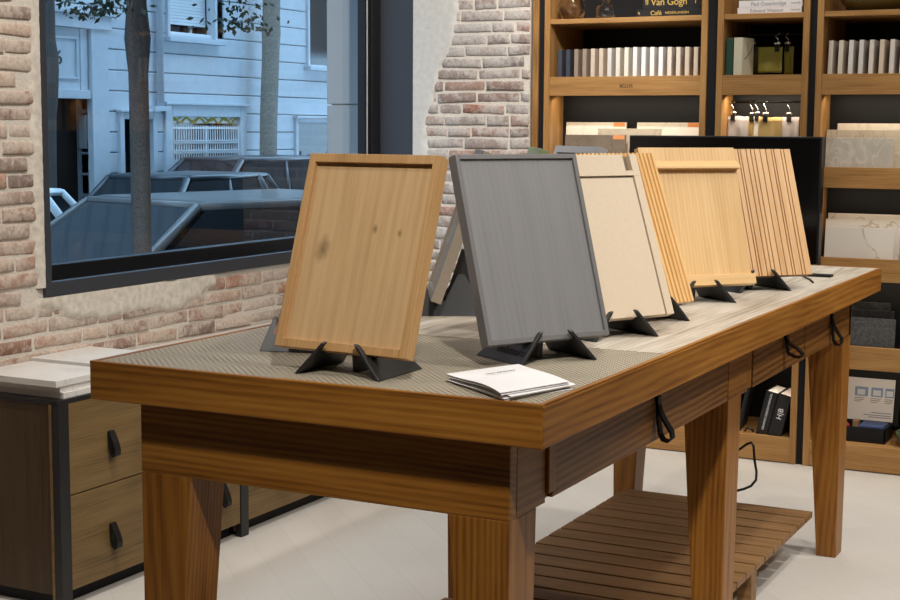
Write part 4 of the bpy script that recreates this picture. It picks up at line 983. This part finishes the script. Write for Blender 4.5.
# cars
def car(label, x_near, y_front, length, width, height, colr, rough=.35, kind='hatch', pillar=None):
    c = thing('car', label, 'car', (x_near - width / 2, y_front + length / 2, STREET), group='cars parked along the street')
    paint = plain('car paint ' + label[:12], colr, rough, spec=.5, coat=.25, var=.02)
    X0, X1 = x_near - width, x_near; Lh = length; Z = STREET; hs = height / 1.45
    P = lambda f, z: (y_front + f * Lh, Z + z * hs)
    side = [P(0, .28), P(0, .62), P(.03, .74), P(.24, .95), P(.98, .97), P(1, .80), P(1, .30), P(.97, .22), P(.88, .20), P(.87, .36), P(.83, .50), P(.78, .52), P(.73, .50), P(.69, .36), P(.68, .20), P(.31, .20), P(.30, .36), P(.26, .50), P(.21, .52), P(.16, .50), P(.12, .36), P(.11, .20), P(.03, .22)]
    MB().prism([(X0, y, z) for y, z in side], (width, 0, 0)).build('body', paint, c, bevel=.06 * hs, seg=3)
    i1 = .17 * hs; bz = Z + .95 * hs; rz = Z + height
    b0, b1 = y_front + .25 * Lh, y_front + .98 * Lh; r0, r1 = y_front + .43 * Lh, y_front + .86 * Lh
    Rf = MB(); Rf.box((X0 + i1, r0 + .05, rz - .07 * hs), (X1 - i1, r1 - .05, rz)); Rf.build('roof', paint, c, bevel=.045 * hs, seg=3)
    A = [(X0 + .04, b0), (X1 - .04, b0), (X1 - .04, b1), (X0 + .04, b1)]; T = [(X0 + i1 + .02, r0), (X1 - i1 - .02, r0), (X1 - i1 - .02, r1), (X0 + i1 + .02, r1)]
    glass = plain('car glass ' + label[:12], sc(20, 24, 28), .06, spec=.45)
    zt = rz - .035 * hs
    m = MB(); m.add([(*a, bz - .02) for a in A] + [(*q, zt) for q in T], [(4, 5, 6, 7), (3, 2, 1, 0)]); m.f = m.f
    cab = MB(); cab.frustum((A[0][0] + .02, A[0][1] + .03), (A[2][0] - .02, A[2][1] - .03), bz - .04, (T[0][0] + .02, T[0][1] + .03), (T[2][0] - .02, T[2][1] - .03), zt); cab.build('cabin', M['black'], c)
    def quad(name, a, b, q, p, mat, par=c, th=.012):
        a, b, q, p = map(Vector, (a, b, q, p)); nn = (b - a).cross(p - a).normalized() * th
        return MB().prism([a, b, q, p], nn).build(name, mat, par)
    lerp = lambda u, v, f: tuple(u[k] + (v[k] - u[k]) * f for k in range(3))
    A3 = [(*a, bz - .02) for a in A]; T3 = [(*q, zt) for q in T]
    quad('windscreen', A3[0], A3[1], T3[1], T3[0], glass); quad('rear_window', A3[2], A3[3], T3[3], T3[2], glass)
    for (ia, ib) in ((1, 2), (3, 0)):
        for f0, f1 in ((.05, .48), (.52, .86), (.89, .97)):
            quad('side_window', lerp(A3[ia], A3[ib], f0), lerp(A3[ia], A3[ib], f1), lerp(T3[ia], T3[ib], f1), lerp(T3[ia], T3[ib], f0), glass)
    pm = MB()
    for (u, v) in ((A3[0], T3[0]), (A3[1], T3[1]), (A3[2], T3[2]), (A3[3], T3[3])): pm.tube([u, lerp(u, v, .5), v, ], .034 * hs, 8)
    for (ia, ib) in ((1, 2), (3, 0)):
        pm.tube([lerp(A3[ia], A3[ib], .50), lerp(T3[ia], T3[ib], .50)], .024 * hs, 8); pm.tube([lerp(A3[ia], A3[ib], .875), lerp(T3[ia], T3[ib], .875)], .045 * hs, 8)
        pm.tube([T3[ia], T3[ib]], .028 * hs, 8)
    pm.tube([T3[0], T3[1]], .03 * hs, 8); pm.tube([T3[2], T3[3]], .03 * hs, 8)
    pm.build('pillars', paint, c, smooth=True)
    for f in (.21, .78):
        for xx in (X1 - .19, X0):
            w = MB(); yy, zz = y_front + f * Lh, Z + .32 * hs
            w.tube([(xx, yy, zz), (xx + .19, yy, zz)], .31 * hs, 24); wh_ = w.build('wheel', M['tyre'], c, bevel=.02)
            MB().tube([(xx - .005, yy, zz), (xx + .195, yy, zz)], .20 * hs, 20).build('rim', M['silver'], wh_)
    for xx in (X1, X0 - .14): B((xx, b0 + .28, bz + .02), (xx + .14, b0 + .38, bz + .14)).build('mirror', paint, c, bevel=.03)
    hl = plain('headlight ' + label[:12], sc(220, 224, 230), .1, spec=.8)
    for xx in (X1 - .42, X0 + .06): B((xx, y_front - .012, Z + .58 * hs), (xx + .36, y_front + .10, Z + .70 * hs)).build('headlight', hl, c, bevel=.02)
    return c
c1 = car('silver grey car parked just outside the window, roof and windscreen in view', -4.28, 3.64, 4.0, 1.50, 1.42, sc(96, 92, 90)); c1.rotation_euler.z = -R(15)
car('dark grey car on the street behind the silver grey one', -7.0, 7.35, 2.9, 1.25, 1.44, sc(46, 49, 55))
car('dark boxy car at the right, beyond the silver grey car roof', -8.8, 10.2, 4.2, 1.20, 1.52, sc(62, 64, 68))
car('white car at the left edge of the window across the street', -6.4, 2.95, 3.9, 1.55, 1.42, sc(226, 229, 232))

# ------------------------------------------------------------------ light
w = bpy.data.worlds.new('sky'); S.world = w; w.use_nodes = True
bg = w.node_tree.nodes['Background']; bg.inputs[0].default_value = (.41, .69, 1.0, 1); bg.inputs[1].default_value = 4.4

def spot(name, loc, target, power, angle=70, blend=.6, size=.06, col=(1, .955, .89)):
    l = bpy.data.lights.new(name, 'SPOT'); l.energy = power; l.spot_size = R(angle); l.spot_blend = blend; l.shadow_soft_size = size; l.color = col
    o = bpy.data.objects.new(name, l); COL.objects.link(o); o.location = loc
    o.rotation_euler = (Vector(target) - Vector(loc)).to_track_quat('-Z', 'Y').to_euler(); return o
def area(name, loc, rot, sx, sy, power, col=(1, .96, .90)):
    l = bpy.data.lights.new(name, 'AREA'); l.shape = 'RECTANGLE'; l.size = sx; l.size_y = sy; l.energy = power; l.color = col
    o = bpy.data.objects.new(name, l); COL.objects.link(o); o.location = loc; o.rotation_euler = rot; return o
spot('track_spot_samples', (.75, .55, 2.92), (-.25, 1.3, 1.0), 66, 75)
spot('track_spot_front', (.75, -1.2, 2.92), (-.15, .32, .9), 190, 46, .9)
spot('track_spot_wall', (-.9, .6, 2.92), (-2.2, 1.9, .7), 120, 75)
spot('track_spot_pillar', (-1.0, 2.1, 2.92), (-1.95, 3.63, 1.4), 190, 60)
spot('track_spot_shelf', (-1.1, 3.18, 2.94), (-1.1, 3.75, 1.1), 32, 80)
spot('track_spot_shelf', (-.3, 3.18, 2.94), (-.3, 3.75, 1.1), 32, 80)
spot('track_spot_floor', (1.1, 2.6, 2.92), (.4, 3.2, 0), 115, 80)
spot('track_spot_aisle', (-1.35, -.3, 2.92), (-1.3, .9, 0), 45, 80)
spot('track_spot_right', (1.9, 1.5, 2.92), (-.15, 1.9, .15), 110, 60)
spot('track_spot_left', (-1.9, 1.3, 2.92), (-.7, 1.9, .15), 70, 50)
area('ceiling_fill', (.6, 1.6, 2.95), (0, 0, 0), 2.4, 2.2, 30, (1, .96, .90))  # unseen soft fill added to lift the room's general ambience
for k, (x0, x1) in UNITS.items():
    for z in (1.452, 1.095, .738, .394):
        area('shelf_strip', ((x0 + x1) / 2, YS + .05, z), (R(18), 0, 0), x1 - x0 - .08, .02, .8 if z > 1.2 else .35, (1, .83, .62))

# ------------------------------------------------------------------ camera
cam = bpy.data.cameras.new('camera'); co = bpy.data.objects.new('camera', cam); COL.objects.link(co)
cam.sensor_width = 36; cam.lens = 1484.58 / 900 * 36; cam.clip_start = .05; cam.clip_end = 200
mm = Matrix(((0.889815, -0.058209, 0.452593), (0.456276, 0.099648, -0.884241), (0.006371, 0.993319, 0.115228))).to_4x4()
mm.translation = Vector((0.897784, -2.068943, 1.322839)); co.matrix_world = mm
S.camera = co
S.view_settings.view_transform = 'Standard'; S.view_settings.look = 'None'; S.view_settings.exposure = .08; S.view_settings.gamma = 1; S.view_settings.use_curve_mapping = False
S.cycles.use_denoising = True
S.cycles.max_bounces = 8; S.cycles.transparent_max_bounces = 16
